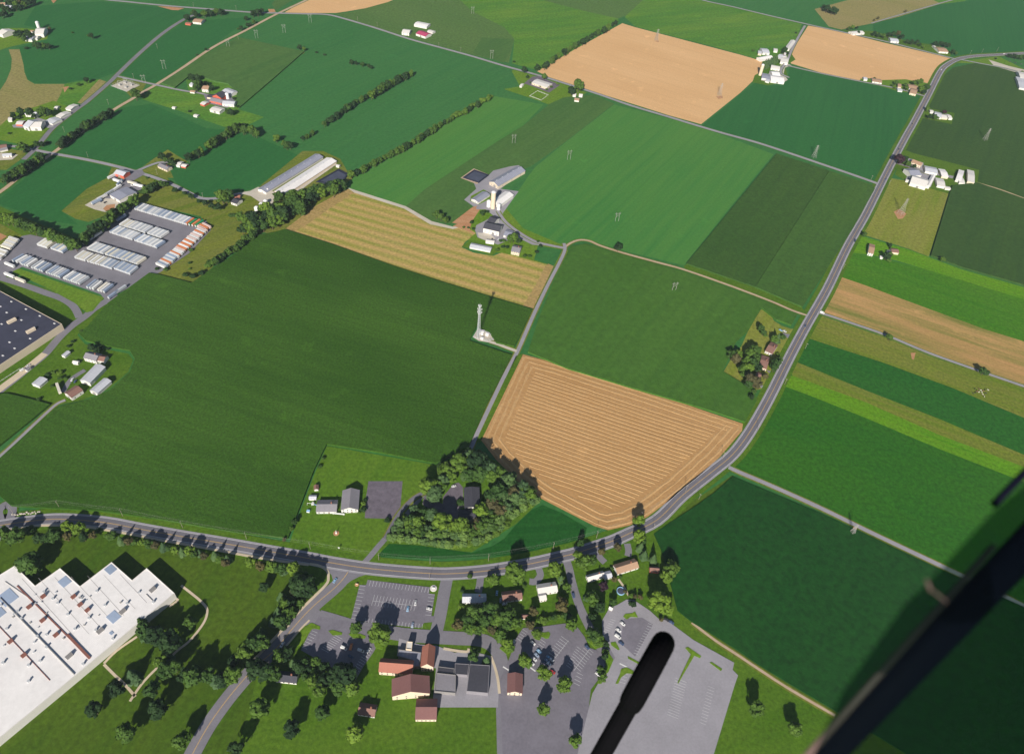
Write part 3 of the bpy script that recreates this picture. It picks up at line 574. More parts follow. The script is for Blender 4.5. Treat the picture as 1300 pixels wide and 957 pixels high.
sheets = [comb(z1,(352,146),(998,222),(-18,60),18)+comb(z1,(395,305),(860,365),(-34,115),13)+seg(z1,(378,370),(845,425))+comb(z1,(300,560),(925,625),(-10,45),17)+comb(z1,(228,200),(140,560),(66,10),9)+comb(z1,(1056,302),(1018,530),(-66,-8),6),
          comb(z2,(300,262),(215,395),(45,20),6)+comb(z2,(490,300),(375,410),(60,32),8)+comb(z2,(800,430),(690,600),(-45,-28),9),
          comb(z3,(860,210),(720,390),(75,55),8)+seg(z3,(930,250),(800,420))+comb(z3,(1090,300),(970,480),(80,70),8)+comb(z3,(1050,340),(950,520),(-40,-30),8)+seg(z3,(1130,340),(985,540))+comb(z3,(660,240),(575,420),(50,35),8)+comb(z3,(485,140),(430,230),(45,30),4)+comb(z3,(1010,560),(980,660),(60,30),3),
          comb(z4,(760,640),(700,900),(-40,-16),14)+comb(z4,(760,640),(700,900),(40,16),14)+comb(z4,(1000,700),(940,960),(-45,-18),12)+comb(z4,(290,215),(225,330),(-35,-12),8)+comb(z4,(380,600),(360,665),(-40,-14),3)+comb(z4,(555,245),(450,455),(-30,-12),12)]
for L in sheets: tag(bays([l for l in L if l[0] != l[1]]).build('parking_bay_lines', M['bay_paint']), None, None, None, 'structure')
q = Zm(730,750,5.65)
mb = MB()
mb = bays([(q(320,520)[0], q(375,548)[0]), (Zm(600,780,7.647)(555,510)[0], Zm(600,780,7.647)(610,550)[0]), (Zm(600,780,7.647)(295,505)[0], Zm(600,780,7.647)(350,540)[0])], .5)
tag(mb.build('stop_line', M['white_paint']), None, None, None, 'structure')
# ------------------------------------------------------------------ buildings
ORD = ['', 'first','second','third','fourth','fifth','sixth','seventh','eighth','ninth','tenth','eleventh','twelfth']
def ordn(n):
    if n < len(ORD): return ORD[n]
    return '%d%s' % (n, 'th' if 10 <= n % 100 <= 20 else {1:'st',2:'nd',3:'rd'}.get(n % 10, 'th'))
MESH = {}
def unit(name, key, fn, mat):
    if key not in MESH: b = MB(); fn(b); MESH[key] = b.mesh(name, mat)
    return MESH[key]
def win_mesh(w, h): return unit('window', ('w', w, h), lambda b: b.box(-w/2, w/2, -.05, .06, -h/2, h/2), M['glass'])
def frame_mesh(w, h):
    def fn(b):
        b.box(-w/2-.12, w/2+.12, -.03, .09, h/2, h/2+.12); b.box(-w/2-.12, w/2+.12, -.03, .09, -h/2-.12, -h/2)
        b.box(-w/2-.12, -w/2, -.03, .09, -h/2, h/2); b.box(w/2, w/2+.12, -.03, .09, -h/2, h/2)
    return unit('window_frame', ('f', w, h), fn, M['wall_white'])
def gable(name, label, cat, A, B, C, eave, rise, roof, wall, group=None, wins=0, door=0, chim=0, base=0.0, vents=0, over=.5, lean=None):
    """A-B: eave edge along the ridge, C: the corner across from B; all seen at eave height"""
    a, b, c = G(*A, eave), G(*B, eave), G(*C, eave)
    u = b - a; L = u.length; u.normalize(); p = Vector((-u.y, u.x, 0)); W = (c - b).dot(p)
    ctr = (a + b)/2 + p*(W/2); W = abs(W); rz = math.atan2(u.y, u.x)
    if L < 1.5 or W < 1.5: print('SMALL', label, L, W)
    root = empty(name, (ctr.x, ctr.y, base), rz); tag(root, label, cat, group)
    x, y = L/2, W/2; e = eave - base
    mb = MB()
    mb.add([(-x,-y,-.5),(x,-y,-.5),(x,y,-.5),(-x,y,-.5),(-x,-y,e),(x,-y,e),(x,y,e),(-x,y,e),(-x,0,e+rise),(x,0,e+rise)],
           [(0,1,5,4),(2,3,7,6),(1,2,6,9,5),(3,0,4,8,7),(4,5,9,8),(6,7,8,9)])
    mb.build('wall', M[wall], root)
    rb = MB(); o = over; k = rise/y if y else 0; xo = x+o*.7; t = .22
    for s in (-1, 1):
        y1 = s*(y+o); z1 = e - k*o + .05; z2 = e+rise+.05
        vs = [(-xo,y1,z1),(xo,y1,z1),(xo,0,z2),(-xo,0,z2),(-xo,y1,z1+t),(xo,y1,z1+t),(xo,0,z2+t),(-xo,0,z2+t)]
        fs = [(0,1,2,3),(4,7,6,5),(0,4,5,1),(1,5,6,2),(3,2,6,7),(0,3,7,4)]
        if s > 0: fs = [f[::-1] for f in fs]
        rb.add(vs, [f[::-1] for f in fs])
    r = rb.build('roof', M[roof], root)
    if chim:
        cb = MB(); cb.box(-.5,.5,-.4,.4,0,2.2); cb.box(-.6,.6,-.5,.5,2.2,2.4)
        ch = cb.build('chimney', M['wall_brick'], r); ch.location = (x*.45, y*.15, e+rise-.8)
    for i in range(vents):
        vb = unit('roof_vent', 'rv', lambda b: (b.box(-.45,.45,-.45,.45,0,.7), b.box(-.6,.6,-.6,.6,.7,.82)), M['steel'])
        v = link('roof_vent', vb, r); v.location = (-x + L*(i+.5)/vents, 0, e+rise+.05)
    # facing walls: openings
    M3 = Matrix.Rotation(rz, 3, 'Z')
    faces = []
    for nx, ny, half, depth in ((0,-1,x,y),(0,1,x,y),(1,0,y,x),(-1,0,y,x)):
        w = M3 @ Vector((nx, ny, 0))
        if w.y < -.15: faces.append((w.y, nx, ny, half, depth))
    faces.sort()
    for fi, (_, nx, ny, half, depth) in enumerate(faces):
        n = wins if fi == 0 else (wins+1)//2
        n = min(n, int(2*half/2.2))
        rot = math.atan2(ny, nx) + math.pi/2
        for row in range(2 if e > 4.6 and wins else 1):
            for i in range(n):
                s_ = -half + 2*half*(i+.5)/n
                if door and fi == 0 and row == 0 and i == n//2: continue
                f_ = link('window', win_mesh(1.1, 1.3), root); f_.location = (nx*depth - ny*s_, ny*depth + nx*s_, 1.6 + 2.7*row); f_.rotation_euler = (0,0,rot)
                if wins >= 2:
                    fr = link('window_frame', frame_mesh(1.1, 1.3), f_)
        if door and fi == 0:
            dw, dh = (1.1, 2.1) if door == 1 else (3.6, 3.2)
            dm = unit('door', ('d', door), lambda b: b.box(-dw/2, dw/2, -.05, .06, 0, dh), M['door'] if door == 1 else M['wall_grey'])
            n_ = max(1, n); s_ = -half + 2*half*(n_//2+.5)/n_ if wins else 0
            d = link('door', dm, root); d.location = (nx*depth - ny*s_, ny*depth + nx*s_, .25 if e > 2 else .05); d.rotation_euler = (0,0,rot)
    return root
def flat(name, label, cat, pts, h, roof, wall, para=.5, group=None, pattern=None):
    P_ = [G(x, y, h) for x, y in pts]; c = sum(P_, Vector())/len(P_); c.z = 0
    root = empty(name, (c.x, c.y, 0)); tag(root, label, cat, group)
    L = [(p.x-c.x, p.y-c.y) for p in P_]
    ar = sum(L[i][0]*L[(i+1) % len(L)][1]-L[(i+1) % len(L)][0]*L[i][1] for i in range(len(L)))
    if ar < 0: L = L[::-1]
    mb = MB(); n = len(L)
    mb.add([(x,y,-.5) for x,y in L]+[(x,y,h) for x,y in L], [(i,(i+1)%n,n+(i+1)%n,n+i) for i in range(n)])
    mb.build('wall', M[wall], root)
    rb = MB(); rb.add([(x,y,h-para) for x,y in L], [tuple(range(n))]); r = rb.build('roof', M[roof], root)
    # parapet cap
    V = [Vector((x,y,0)) for x,y in L]; ins = []
    for i in range(n):
        a = (V[i]-V[i-1]).normalized(); b = (V[(i+1)%n]-V[i]).normalized()
        na = Vector((-a.y,a.x,0)); nb = Vector((-b.y,b.x,0)); m = (na+nb).normalized(); ins.append(V[i]+m*(.4/max(.4,m.dot(na))))
    pb = MB(); vs = [(p.x,p.y,h) for p in V]+[(p.x,p.y,h) for p in ins]+[(p.x,p.y,h-para) for p in ins]
    pb.add(vs, [(i,(i+1)%n,n+(i+1)%n,n+i) for i in range(n)]+[(n+i,n+(i+1)%n,2*n+(i+1)%n,2*n+i) for i in range(n)])
    pb.build('parapet', M[wall], root)
    return root, c, r
def BL(z, rows):
    f = Zm(*z)
    for (name, label, cat, abc, eave, rise, roof, wall, *kw) in rows:
        A, B, C = f(*abc); gable(name, label, cat, A, B, C, eave, rise, 'roof_'+roof, 'wall_'+wall, **(kw[0] if kw else {}))
W2 = dict(wins=2, door=1); W4 = dict(wins=4, door=1, chim=1); BD = dict(door=2)
BL((0,130,6.5), [
 ('barn','red barn with pale metal roof beside the country road junction','barn',(940,585,1018,607,1060,570),5,2.2,'silver','red',BD),
 ('warehouse','large grey flat gabled shed in the storage yard by the tree belt','shed',(905,762,985,808,1095,728),5,1.2,'steel','white',BD),
 ('poultry_house','nearest of three long white sheds beside the road at the upper left','shed',(375,155,432,178,482,132),3,1.2,'silver','white'),
 ('poultry_house','middle one of three long white sheds beside the road at the upper left','shed',(462,112,502,126,556,78),3,1.2,'cream','white'),
 ('poultry_house','farthest of three long white sheds beside the road at the upper left','shed',(540,52,582,62,627,20),3,1.2,'cream','white'),
 ('barn','big white gabled barn right of the tall one in the farmyard at the upper left','barn',(248,205,335,205,330,152),6,3,'cream','white',BD),
 ('barn','tall white barn with steep roof at the upper left farm','barn',(190,195,235,208,278,140),6,4,'silver','white',BD),
 ('shed','small red and white shed left of the white barns','shed',(130,182,182,184,182,152),3,1.4,'cream','red'),
 ('shed','lone small white shed at the far left of the white barn farm','shed',(66,150,96,148,94,122),3,1.2,'cream','white'),
 ('farmhouse','white farmhouse half hidden in trees behind the white barns','house',(205,95,300,105,300,80),5,2.2,'silver','white',dict(wins=3)),
 ('shed','white garden shed behind the dark trees of the white barn farm','shed',(446,50,470,52,472,32),2.5,1,'cream','white'),
 ('house','brown roofed house at the left edge by the country road','house',(0,385,55,378,50,345),3.5,2,'brown','cream',W2),
 ('house','grey roofed garage at the left edge below the brown roofed house','garage',(0,400,62,385,58,370),3,1.6,'grey','white'),
 ('house','pale bungalow on a gravel lot at the left edge','house',(20,445,95,438,90,420),3,1.4,'silver','white',W2)])
BL((180,130,6.5), [
 ('farmhouse','long grey roofed house at the end of the short driveway','house',(130,525,205,558,236,530),3.5,1.8,'grey','cream',W4),
 ('shed','white shed between trees at the foot of the hedgerow','shed',(283,520,312,525,316,488),3,1.5,'cream','white'),
 ('shed','white and red shed at the corner of the dark field','shed',(322,527,360,535,368,510),2.6,1.2,'cream','red'),
 ('house','black roofed house beside the big tree at the poultry farm drive','house',(735,822,780,838,806,795),4,2,'dark','white',W2),
 ('shed','little red roofed shed behind the black roofed house','shed',(768,786,806,788,812,764),3,1.2,'orange','cream'),
 ('calf_hutch','white shelter in the pasture near the dark field, the right one','shelter',(425,112,455,118,462,102),2,.8,'cream','white'),
 ('calf_hutch','white shelter in the pasture near the dark field, the left one','shelter',(248,46,272,50,280,38),2,.8,'cream','white')])
BL((300,160,6.5), [
 ('poultry_house','long poultry house with dull grey roof','poultry house',(178,522,652,232,706,262),3.6,2,'steel','white',dict(vents=9, door=1)),
 ('poultry_house','long poultry house with bright white roof beside the slurry pond','poultry house',(315,540,748,262,818,296),3.6,2,'white','cream',dict(vents=9, door=1)),
 ('shed','tiny white pump house near the end of the white poultry house','shed',(822,330,846,336,852,322),2.4,.8,'cream','white')])
BL((230,90,11.818), [
 ('barn','open silver roofed barn at the top of the red barn farm','barn',(612,305,745,356,826,306),4.5,1.5,'silver','white'),
 ('barn','tall black roofed red barn of the red barn farm','barn',(598,412,690,356,580,312),7,4,'dark','red',BD),
 ('barn','long grey roofed red barn in front of the black roofed one','barn',(425,445,600,485,622,430),4,2.4,'grey','red',dict(wins=5)),
 ('barn','white walled grey barn at the right of the red barns','barn',(612,495,790,510,782,455),4.5,2,'silver','white',dict(wins=3)),
 ('barn','bright white roofed barn nearest the dark field','barn',(428,585,572,622,640,565),4,1.2,'cream','white',BD),
 ('shed','small orange sided shed left of the bright white barn','shed',(283,495,345,515,392,465),3,1.2,'cream','red'),
 ('farmhouse','pink roofed farmhouse beside tall trees at the red barn farm','house',(308,272,402,282,402,225),5.5,2.5,'tan','white',dict(wins=3, door=1, chim=1)),
 ('shed','white shed left of the tall trees at the red barn farm','shed',(120,210,170,222,176,170),3.5,1.5,'silver','white'),
 ('shed','small pink roofed shed beside the lane to the red barns','shed',(130,315,198,325,200,298),2.6,1,'tan','white'),
 ('shed','grey roofed lean shed at the west side of the red barns','shed',(385,395,450,405,480,360),3.2,1.2,'dark','cream')])
BL((440,0,5), [
 ('barn','long white roofed shed at the lone farm by the far road','barn',(428,158,508,174,512,150),4,1.4,'white','white'),
 ('barn','crimson roofed barn at the lone farm by the far road','barn',(440,214,500,234,520,210),4.5,2.5,'red','white',BD),
 ('farmhouse','white farmhouse at the lone farm by the far road','house',(350,208,396,214,396,190),5,2.4,'cream','white',W2),
 ('shed','small white shed at the east end of the lone farm','shed',(512,200,545,210,550,196),3,1,'cream','white')])
BL((620,60,9.286), [
 ('school','long beige roofed school building on a dark car park','school',(512,420,690,478,722,425),4,1.2,'cream','cream',dict(wins=8, door=1, vents=6)),
 ('shed','white garden shed left of the school','shed',(368,458,392,464,402,430),3,1,'cream','white'),
 ('shed','pink roofed hut nearest the field under the two big trees','hut',(1015,625,1068,632,1070,605),3,1.6,'tan','white'),
 ('shed','white hut right of the trunk of the two big trees','hut',(1068,572,1108,578,1110,555),3,1.4,'cream','white'),
 ('shed','white hut left of the trunk of the two big trees','hut',(995,568,1030,574,1035,550),3,1.4,'cream','white')])
BL((940,30,10.63), [
 ('barn','long white shed beside the lane at the top right farm','barn',(660,352,742,240,690,215),4,1.6,'cream','white'),
 ('barn','wide white roofed barn left of the evergreens at the top right farm','barn',(272,490,440,460,425,425),4.5,1.8,'white','white',BD),
 ('barn','blue grey roofed shed at the back of the top right farm','barn',(302,395,395,402,400,345),5,2,'silver','white',BD),
 ('shed','small pale shed at the north west corner of the top right farm','shed',(240,405,285,412,288,372),4,1.4,'silver','cream'),
 ('farmhouse','white farmhouse in the middle of the top right farm','house',(482,450,545,475,575,420),5.5,2.5,'silver','white',dict(wins=2, chim=1)),
 ('barn','cream roofed barn at the lane corner of the top right farm','barn',(540,515,640,535,655,470),5,1.8,'cream','white',BD),
 ('shed','small white shed north of the white farmhouse','shed',(450,370,500,378,505,345),3.5,1.2,'cream','white'),
 ('garage','pink walled garage by the lane at the top right farm','garage',(585,425,610,430,615,395),3.5,1.2,'cream','cream'),
 ('farmhouse','long white house below the evergreens','house',(412,600,530,622,505,575),4,2,'cream','white',W2),
 ('barn','largest white barn at the loop drive','barn',(412,768,592,792,602,722),5,2.6,'white','white',BD),
 ('barn','white barn wing attached behind the largest white barn','barn',(435,705,540,712,535,652),5,2.6,'white','white'),
 ('shed','grey roofed cattle shed beside the beige silo','shed',(288,735,400,755,402,690),3.6,1.2,'steel','white'),
 ('shed','blue grey shed in front of the grey cattle shed','shed',(335,775,385,790,392,755),3,1,'silver','white')])
BL((1080,170,6.5), [
 ('barn','large white fronted barn with dark roof at the roadside farm','barn',(492,402,622,440,640,378),6,4,'cream','white',BD),
 ('barn','dark grey roofed barn behind the large white fronted barn','barn',(500,345,585,342,580,285),6,3,'steel','white'),
 ('shed','low white lean to along the front of the roadside barn','shed',(455,385,612,435,616,425),3,.6,'cream','white'),
 ('barn','narrow white wing on the east side of the roadside barn','barn',(650,438,697,348,672,335),4,1.6,'white','white'),
 ('shed','silver roofed shed at the north of the roadside farm','shed',(617,308,716,328,730,288),4,1.6,'silver','white'),
 ('shed','white shed with small roof lights, nearest the silver one','shed',(752,348,806,356,825,304),4,1.4,'white','cream'),
 ('shed','cream roofed square shed south of the farm track','shed',(715,425,780,438,797,382),4,1.4,'cream','white'),
 ('shed','tall white shed third from the east end of the farm row','shed',(868,375,910,388,935,308),4.5,1.6,'white','white'),
 ('shed','easternmost shed of the roadside farm with grey streaked roof','shed',(965,390,1020,404,1040,315),4.5,1.6,'cream','cream'),
 ('shed','small white lean shed between the two eastern sheds','shed',(897,402,942,410,950,368),3.4,1,'cream','white'),
 ('shed','tiny white hut by the corner of the dark corn','hut',(780,452,825,458,828,440),2.6,.7,'cream','white'),
 ('farmhouse','pinkish farmhouse beside the purple tree at the roadside farm','house',(500,232,578,262,590,240),5,2.4,'tan','cream',dict(wins=3))])
BL((1030,230,6.5), [
 ('house','white house with pink roof beside the highway','house',(470,588,512,600,512,525),5,2.2,'tan','white',W2),
 ('shed','brown barn at the end of the short drive off the highway','barn',(665,585,722,592,728,562),3.6,1.6,'brown','cream'),
 ('shed','tiny white shed between the white house and the dark tree','shed',(570,632,590,635,592,618),2.4,.8,'cream','white'),
 ('shed','grey shed beside the brown barn off the highway','shed',(632,600,658,605,664,576),3,1.2,'grey','white')])
BL((1040,0,5), [
 ('house','long white bungalow with red trim in the row of houses by the tan field','house',(338,518,398,528,402,508),3,1.4,'tan','white',W2),
 ('house','small white cottage at the west end of the row by the tan field','house',(284,505,306,508,308,494),3,1.4,'silver','white'),
 ('house','tan roofed house nearest the highway, back one','house',(572,562,630,570,634,545),4,2,'tan','white',W2),
 ('house','tan roofed house nearest the highway, front one','house',(575,590,615,600,620,568),4,2,'tan','cream',W2),
 ('house','small tan house among the trees in the middle of the row','house',(500,552,520,556,522,535),3.5,1.6,'tan','cream'),
 ('garage','small grey garage by the lane in the row of houses','garage',(500,576,528,580,528,565),2.6,1,'silver','white'),
 ('house','long white house under the far trees','house',(215,218,288,212,286,194),3.5,1.8,'cream','white',W2),
 ('house','white house half hidden behind dark trees by the far road','house',(455,262,506,268,508,248),3.5,1.8,'silver','white',W2),
 ('house','white house with pink roof near the far road junction','house',(762,328,820,332,826,306),4,2,'tan','white',W2),
 ('shed','little white shed beside the house near the far road junction','shed',(732,304,744,305,745,292),3,1,'cream','white'),
 ('house','white house on the dark corn side of the highway','house',(732,738,775,748,780,720),4,2,'silver','white',W2),
 ('house','orange walled annex beside the white house at the dark corn','house',(778,748,815,752,818,730),3.4,1.6,'cream','cream'),
 ('shed','white shed at the east end of the dark corn yard','shed',(823,752,845,754,847,730),3.4,1.4,'cream','white'),
 ('shed','small white shed nearest the highway at the dark corn','shed',(706,712,726,715,728,702),3,1,'cream','white')])
BL((1190,40,10.64), [
 ('hall','pale pink roofed hall cut by the right edge of the picture','hall',(1120,625,1260,650,1270,575),5,2,'cream','white'),
 ('hall','grey roofed hall cut by the right edge of the picture','hall',(1110,760,1260,790,1275,655),4,1.6,'silver','white')])
BL((900,380,7.975), [
 ('house','grey brown roofed house with white gable','house',(572,520,642,552,705,468),3.8,2.2,'brown','white',W4),
 ('house','red brown roofed house below the white gabled one','house',(508,682,582,706,606,588),3.8,2.2,'brown','cream',W4),
 ('shed','rounded brown roofed outbuilding under the trees','shed',(470,790,518,806,540,752),3.2,1.8,'brown','cream')])
BL((540,180,6.5), [
 ('barn','wide grey barn beside the upper slurry pond','barn',(602,368,824,240,752,205),5,3.4,'steel','cream',dict(door=2, wins=6, vents=5)),
 ('barn','white roofed cattle barn beside the tall silo','barn',(612,525,728,440,672,402),5,2.2,'white','white',BD),
 ('shed','small grey shed on a grass island in the farmyard','shed',(437,500,532,436,488,402),3.4,1.6,'steel','white',dict(wins=4)),
 ('barn','tall white barn with dark plum roof','barn',(478,712,608,742,628,688),7.5,4,'dark','white',dict(wins=4, door=2)),
 ('barn','dark roofed rear wing behind the tall white barn','barn',(508,660,562,680,596,625),6,3,'dark','white'),
 ('garage','grey roofed machine shed beside the tall white barn','garage',(645,770,700,784,742,742),3.6,1.6,'steel','white',BD),
 ('shed','low white open shed in front of the tall white barn','shed',(498,826,566,836,572,815),2.8,1,'cream','white')])
BL((560,260,6.5), [
 ('greenhouse','long pale metal greenhouse at the edge of the striped hay field','greenhouse',(236,350,405,384,417,350),2.6,1.4,'silver','white'),
 ('farmhouse','pink walled farmhouse with grey roof near the lane bend','house',(578,382,645,396,684,350),5.5,2.4,'grey','cream',W4)])
BL((560,340,7.975), [
 ('equipment_shelter','larger white shelter at the foot of the cell tower','shelter',(385,655,425,665,440,635),3.2,.5,'white','white'),
 ('equipment_shelter','small white shelter right of the cell tower compound','shelter',(450,672,478,680,486,660),2.8,.4,'white','white'),
 ('equipment_shelter','low white cabinet at the front of the cell tower compound','cabinet',(400,712,425,718,432,704),2.4,.3,'white','white')])
BL((0,380,6.5), [
 ('farmhouse','white farmhouse with blue grey roof in the lawn by the big corn field','house',(690,480,790,506,812,448),5,2.6,'grey','white',W4),
 ('farmhouse','brown roofed wing joined to the white farmhouse','house',(797,500,856,510,882,466),4,2,'brown','white',W2),
 ('barn','long barn with grey roof behind the white farmhouse','barn',(662,668,790,538,850,575),5,2.2,'silver','white',BD),
 ('shed','pale striped roof shed nearest the big corn field','shed',(742,752,858,652,896,692),4,1.8,'silver','white',dict(door=2)),
 ('barn','brown roofed barn beside the lane','barn',(532,772,625,712,672,756),4.5,2.2,'brown','white',dict(wins=3, door=2)),
 ('shed','silver roofed shed at the lower left of the farm lawn','shed',(264,696,330,640,384,664),3.2,1.2,'silver','white'),
 ('shed','silver garden shed closest to the warehouse road','shed',(508,462,552,426,574,438),2.6,1,'silver','white'),
 ('shed','small white shed on the lawn left of the farmhouse','shed',(598,522,640,528,650,508),2.6,1,'cream','white'),
 ('gatehouse','grey gate booth beside the warehouse road','booth',(205,578,235,556,250,566),2.6,.5,'grey','white')])
BL((350,560,6.5), [
 ('meeting_house','long grey roofed wing of the meeting house','meeting house',(335,580,500,578,518,486),3.6,2.4,'grey','white',W4),
 ('meeting_house','tall grey gabled hall left of the black court','meeting house',(678,562,690,404,556,402),5,3.4,'grey','white',dict(wins=4, door=1)),
 ('shed','brown roofed shed at the corn edge','shed',(350,396,350,362,318,364),2.6,1,'brown','white'),
 ('shed','pale roofed shed below the brown one at the corn edge','shed',(275,476,332,476,332,446),2.6,.9,'silver','white')])
BL((490,560,6.5), [
 ('house','black roofed house hidden in the grove','house',(650,548,646,384,766,374),5,1.2,'dark','white',dict(wins=4, door=1)),
 ('house','lower black roofed wing in the shade of the grove','house',(600,648,748,640,748,558),3.4,1.2,'dark','white')])
BL((530,670,6.5), [
 ('house','grey green roofed bungalow left of the row south of the highway','house',(372,612,565,612,565,545),3.2,2,'silver','white',W4),
 ('house','brown roofed house shaded by the biggest tree','house',(706,602,864,582,858,510),3.4,2.2,'brown','white',W4),
 ('house','white roofed house near the lane','house',(1000,545,1156,520,1138,446),3.4,1.8,'cream','white',W4),
 ('house','white roofed wing on the south west of the white house','house',(1012,598,1065,588,1052,530),3.2,1.4,'cream','white',W2),
 ('shed','little brown roofed garden shed south of the brown house','shed',(860,742,915,742,912,712),2.6,1.4,'brown','white')])
BL((700,660,6.5), [
 ('house','long white roofed bungalow beside the round blue pool','house',(305,502,440,464,428,420),3.2,1.6,'cream','white',W4),
 ('house','grey roofed addition east of the white bungalow','house',(444,482,502,468,492,418),3.0,1.2,'silver','white',W2),
 ('house','tan roofed ranch house','house',(546,442,720,388,690,318),3.2,2.2,'tan','white',W4),
 ('shed','red shed with brown roof at the soybean field','shed',(814,420,888,426,892,390),3,1.6,'brown','red',dict(wins=2)),
 ('shed','small white shed by the pale car park','shed',(476,728,500,740,512,722),2.4,.8,'cream','white')])
BL((470,780,7.647), [
 ('church','steep terracotta roofed church hall','church',(612,505,628,314,512,302),8,5,'orange','cream',dict(wins=4, door=1)),
 ('church','terracotta roofed west wing of the church','church',(85,548,405,572,412,448),6,4.5,'orange','cream',dict(wins=6)),
 ('church','long plum roofed south wing at the bottom edge','church',(440,1010,640,1010,640,820),5,3.4,'plum','cream',dict(wins=5)),
 ('house','brown roofed house at the bottom edge left of the church','house',(-120,960,40,985,60,880),3.4,2.2,'brown','white',W4),
 ('church','broad plum brown roofed nave','church',(575,760,570,598,215,580),7,6,'plum','cream',dict(wins=4))])
BL((600,780,7.647), [
 ('chapel','mauve roofed building between the two roads at the bottom','building',(480,760,482,580,345,548),5,2.6,'plum','cream',dict(wins=3, door=1))])
BL((350,760,6.5), [
 ('house','dark roofed house under the trees at the lower left of the church car park','house',(0,672,168,690,160,610),3.6,2.4,'dark','white',W4)])
BL((0,0,9.57), [
 ('house','pink roofed house in the village at the top left corner','house',(5,62,60,60,55,35),4,2,'tan','white'),
 ('house','white house in the village at the top left corner','house',(60,95,125,100,130,70),4,2,'silver','white'),
 ('house','white house at the top edge of the village','house',(100,20,160,25,165,5),4,2,'cream','white'),
 ('shed','small white shed at the lower edge of the village','shed',(20,175,45,180,48,165),3,1,'cream','white'),
 ('barn','white barn cut by the left edge of the picture','barn',(-40,400,30,425,85,345),6,3,'cream','white'),
 ('barn','tall white domed barn of the upper left farm','barn',(420,412,525,412,520,345),7,3.5,'cream','white'),
 ('shed','white feed shed in front of the domed barn','shed',(395,470,450,472,470,440),3.5,1.4,'cream','white'),
 ('house','blue grey house among trees left of the domed barn','house',(300,475,385,485,390,440),4.5,2,'steel','white'),
 ('shed','small pink shed behind the domed barn','shed',(365,385,400,388,402,372),3,1,'tan','white')])
BL((0,0,5), [
 ('house','white house in the trees where the far roads meet','house',(1222,140,1275,146,1278,122),4,2,'tan','white',W2),
 ('shed','red shed beside the white house where the far roads meet','shed',(1175,152,1208,156,1212,146),2.6,1,'orange','red')])
# flat roofed buildings
q = Zm(0,630,6.5); q2 = Zm(0,740,6.5)
HB = 9.0
pts = [(-60,700),(-20,744),(0,729)] + q(120,570, 290,735, 495,590, 660,740, 920,540, 1090,690, 1210,590) + [(221.5,752.5),(92,860),(30,911),(-60,985)]
big, bc, broof = flat('factory', 'huge white roofed factory with a sawtooth outline at the lower left', 'factory', pts, HB, 'roof_white', 'wall_white', .5)
def rooft(name, mat, px, size, rz=.0, h=HB-.5, zz=1.6):
    p = G(*px, h); b = MB(); sx, sy = size; b.box(-sx/2, sx/2, -sy/2, sy/2, 0, zz)
    if zz > 1: b.box(-sx/2-.15, sx/2+.15, -sy/2-.15, sy/2+.15, zz, zz+.12)
    o = b.build(name, M[mat], broof); o.location = (p.x-bc.x, p.y-bc.y, h); o.rotation_euler = (0, 0, rz); return o
sa = G(*q(120,570)[0], HB); sb = G(*q(290,735)[0], HB); AF = math.atan2((sb-sa).y, (sb-sa).x)
for p in ((360,115),(245,200),(355,312),(465,432),(610,117),(665,182),(725,227),(90,485),(200,600)): rooft('roof_unit', 'unit_brown', q2(*p)[0], (3.4, 1.9), AF+math.pi/2, zz=2.2)
for p in ((575,605),(1015,238),(830,398),(1262,58)): rooft('roof_unit', 'wall_grey', q2(*p)[0], (4.6, 2.4), AF+math.pi/2, zz=2.0)
for p in ((440,132),(480,168),(562,262),(738,292),(622,382),(388,428),(312,442),(180,295),(795,390),(870,186),(1052,172),(802,70),(366,76),(30,660),(240,680),(240,812),(335,645),(388,532),(1268,160),(690,670),(935,462),(150,235),(60,380)): rooft('roof_vent', 'steel', q2(*p)[0], (1.3, 1.3), AF, zz=1.8)
def roofline(a, b, w, z, mat, hh):
    p, r_ = G(*a, HB), G(*b, HB); d = (r_-p); o = MB(); o.box(0, d.length, -w/2, w/2, 0, hh)
    ob = o.build('roof_seam', M[mat], broof); ob.location = (p.x-bc.x, p.y-bc.y, HB-.5); ob.rotation_euler = (0, 0, math.atan2(d.y, d.x))
rg = random.Random(11)
for k in range(46):
    x, y = rg.uniform(10, 1150), rg.uniform(20, 800)
    if x*.62+y > 800 or x*.9+40 < -y: continue
    rooft('roof_vent', 'steel' if k % 3 else 'steel_dark', q2(x, y)[0], (rg.uniform(.7, 1.6), rg.uniform(.7, 1.4)), AF, zz=rg.uniform(.5, 1.3))
for k in range(7):
    roofline(q2(180+k*135, -40-k*6)[0], q2(640+k*95, 470-k*52)[0], .22, 0, 'steel_dark' if k % 2 else 'wall_grey', .06)
for p, s in (((938,278),9),((62,118),13),((-5,245),8),((920,410),3)): rooft('roof_hatch', 'p_blue', q2(*p)[0], (s, s*.8), AF, zz=.25)  # flat panels in shadow blue, their colour standing in for shaded roof recesses
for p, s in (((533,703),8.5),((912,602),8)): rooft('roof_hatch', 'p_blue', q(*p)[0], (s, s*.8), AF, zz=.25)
roofline(q2(140,20)[0], q2(740,620)[0], .9, 0, 'unit_brown', .5); roofline(q2(0,122)[0], q2(612,752)[0], .5, 0, 'steel_dark', .9); roofline(q2(-60,300)[0], q2(410,800)[0], .4, 0, 'unit_brown', .4)
roofline(q2(555,425)[0], q2(740,618)[0], 1.8, 0, 'unit_brown', .9)
roofline(q2(1205,90)[0], q2(1270,155)[0], .4, 0, 'steel_dark', .5); roofline(q(40,700)[0], q(230,830)[0], .35, 0, 'steel_dark', .4)
q = Zm(0,380,6.5)
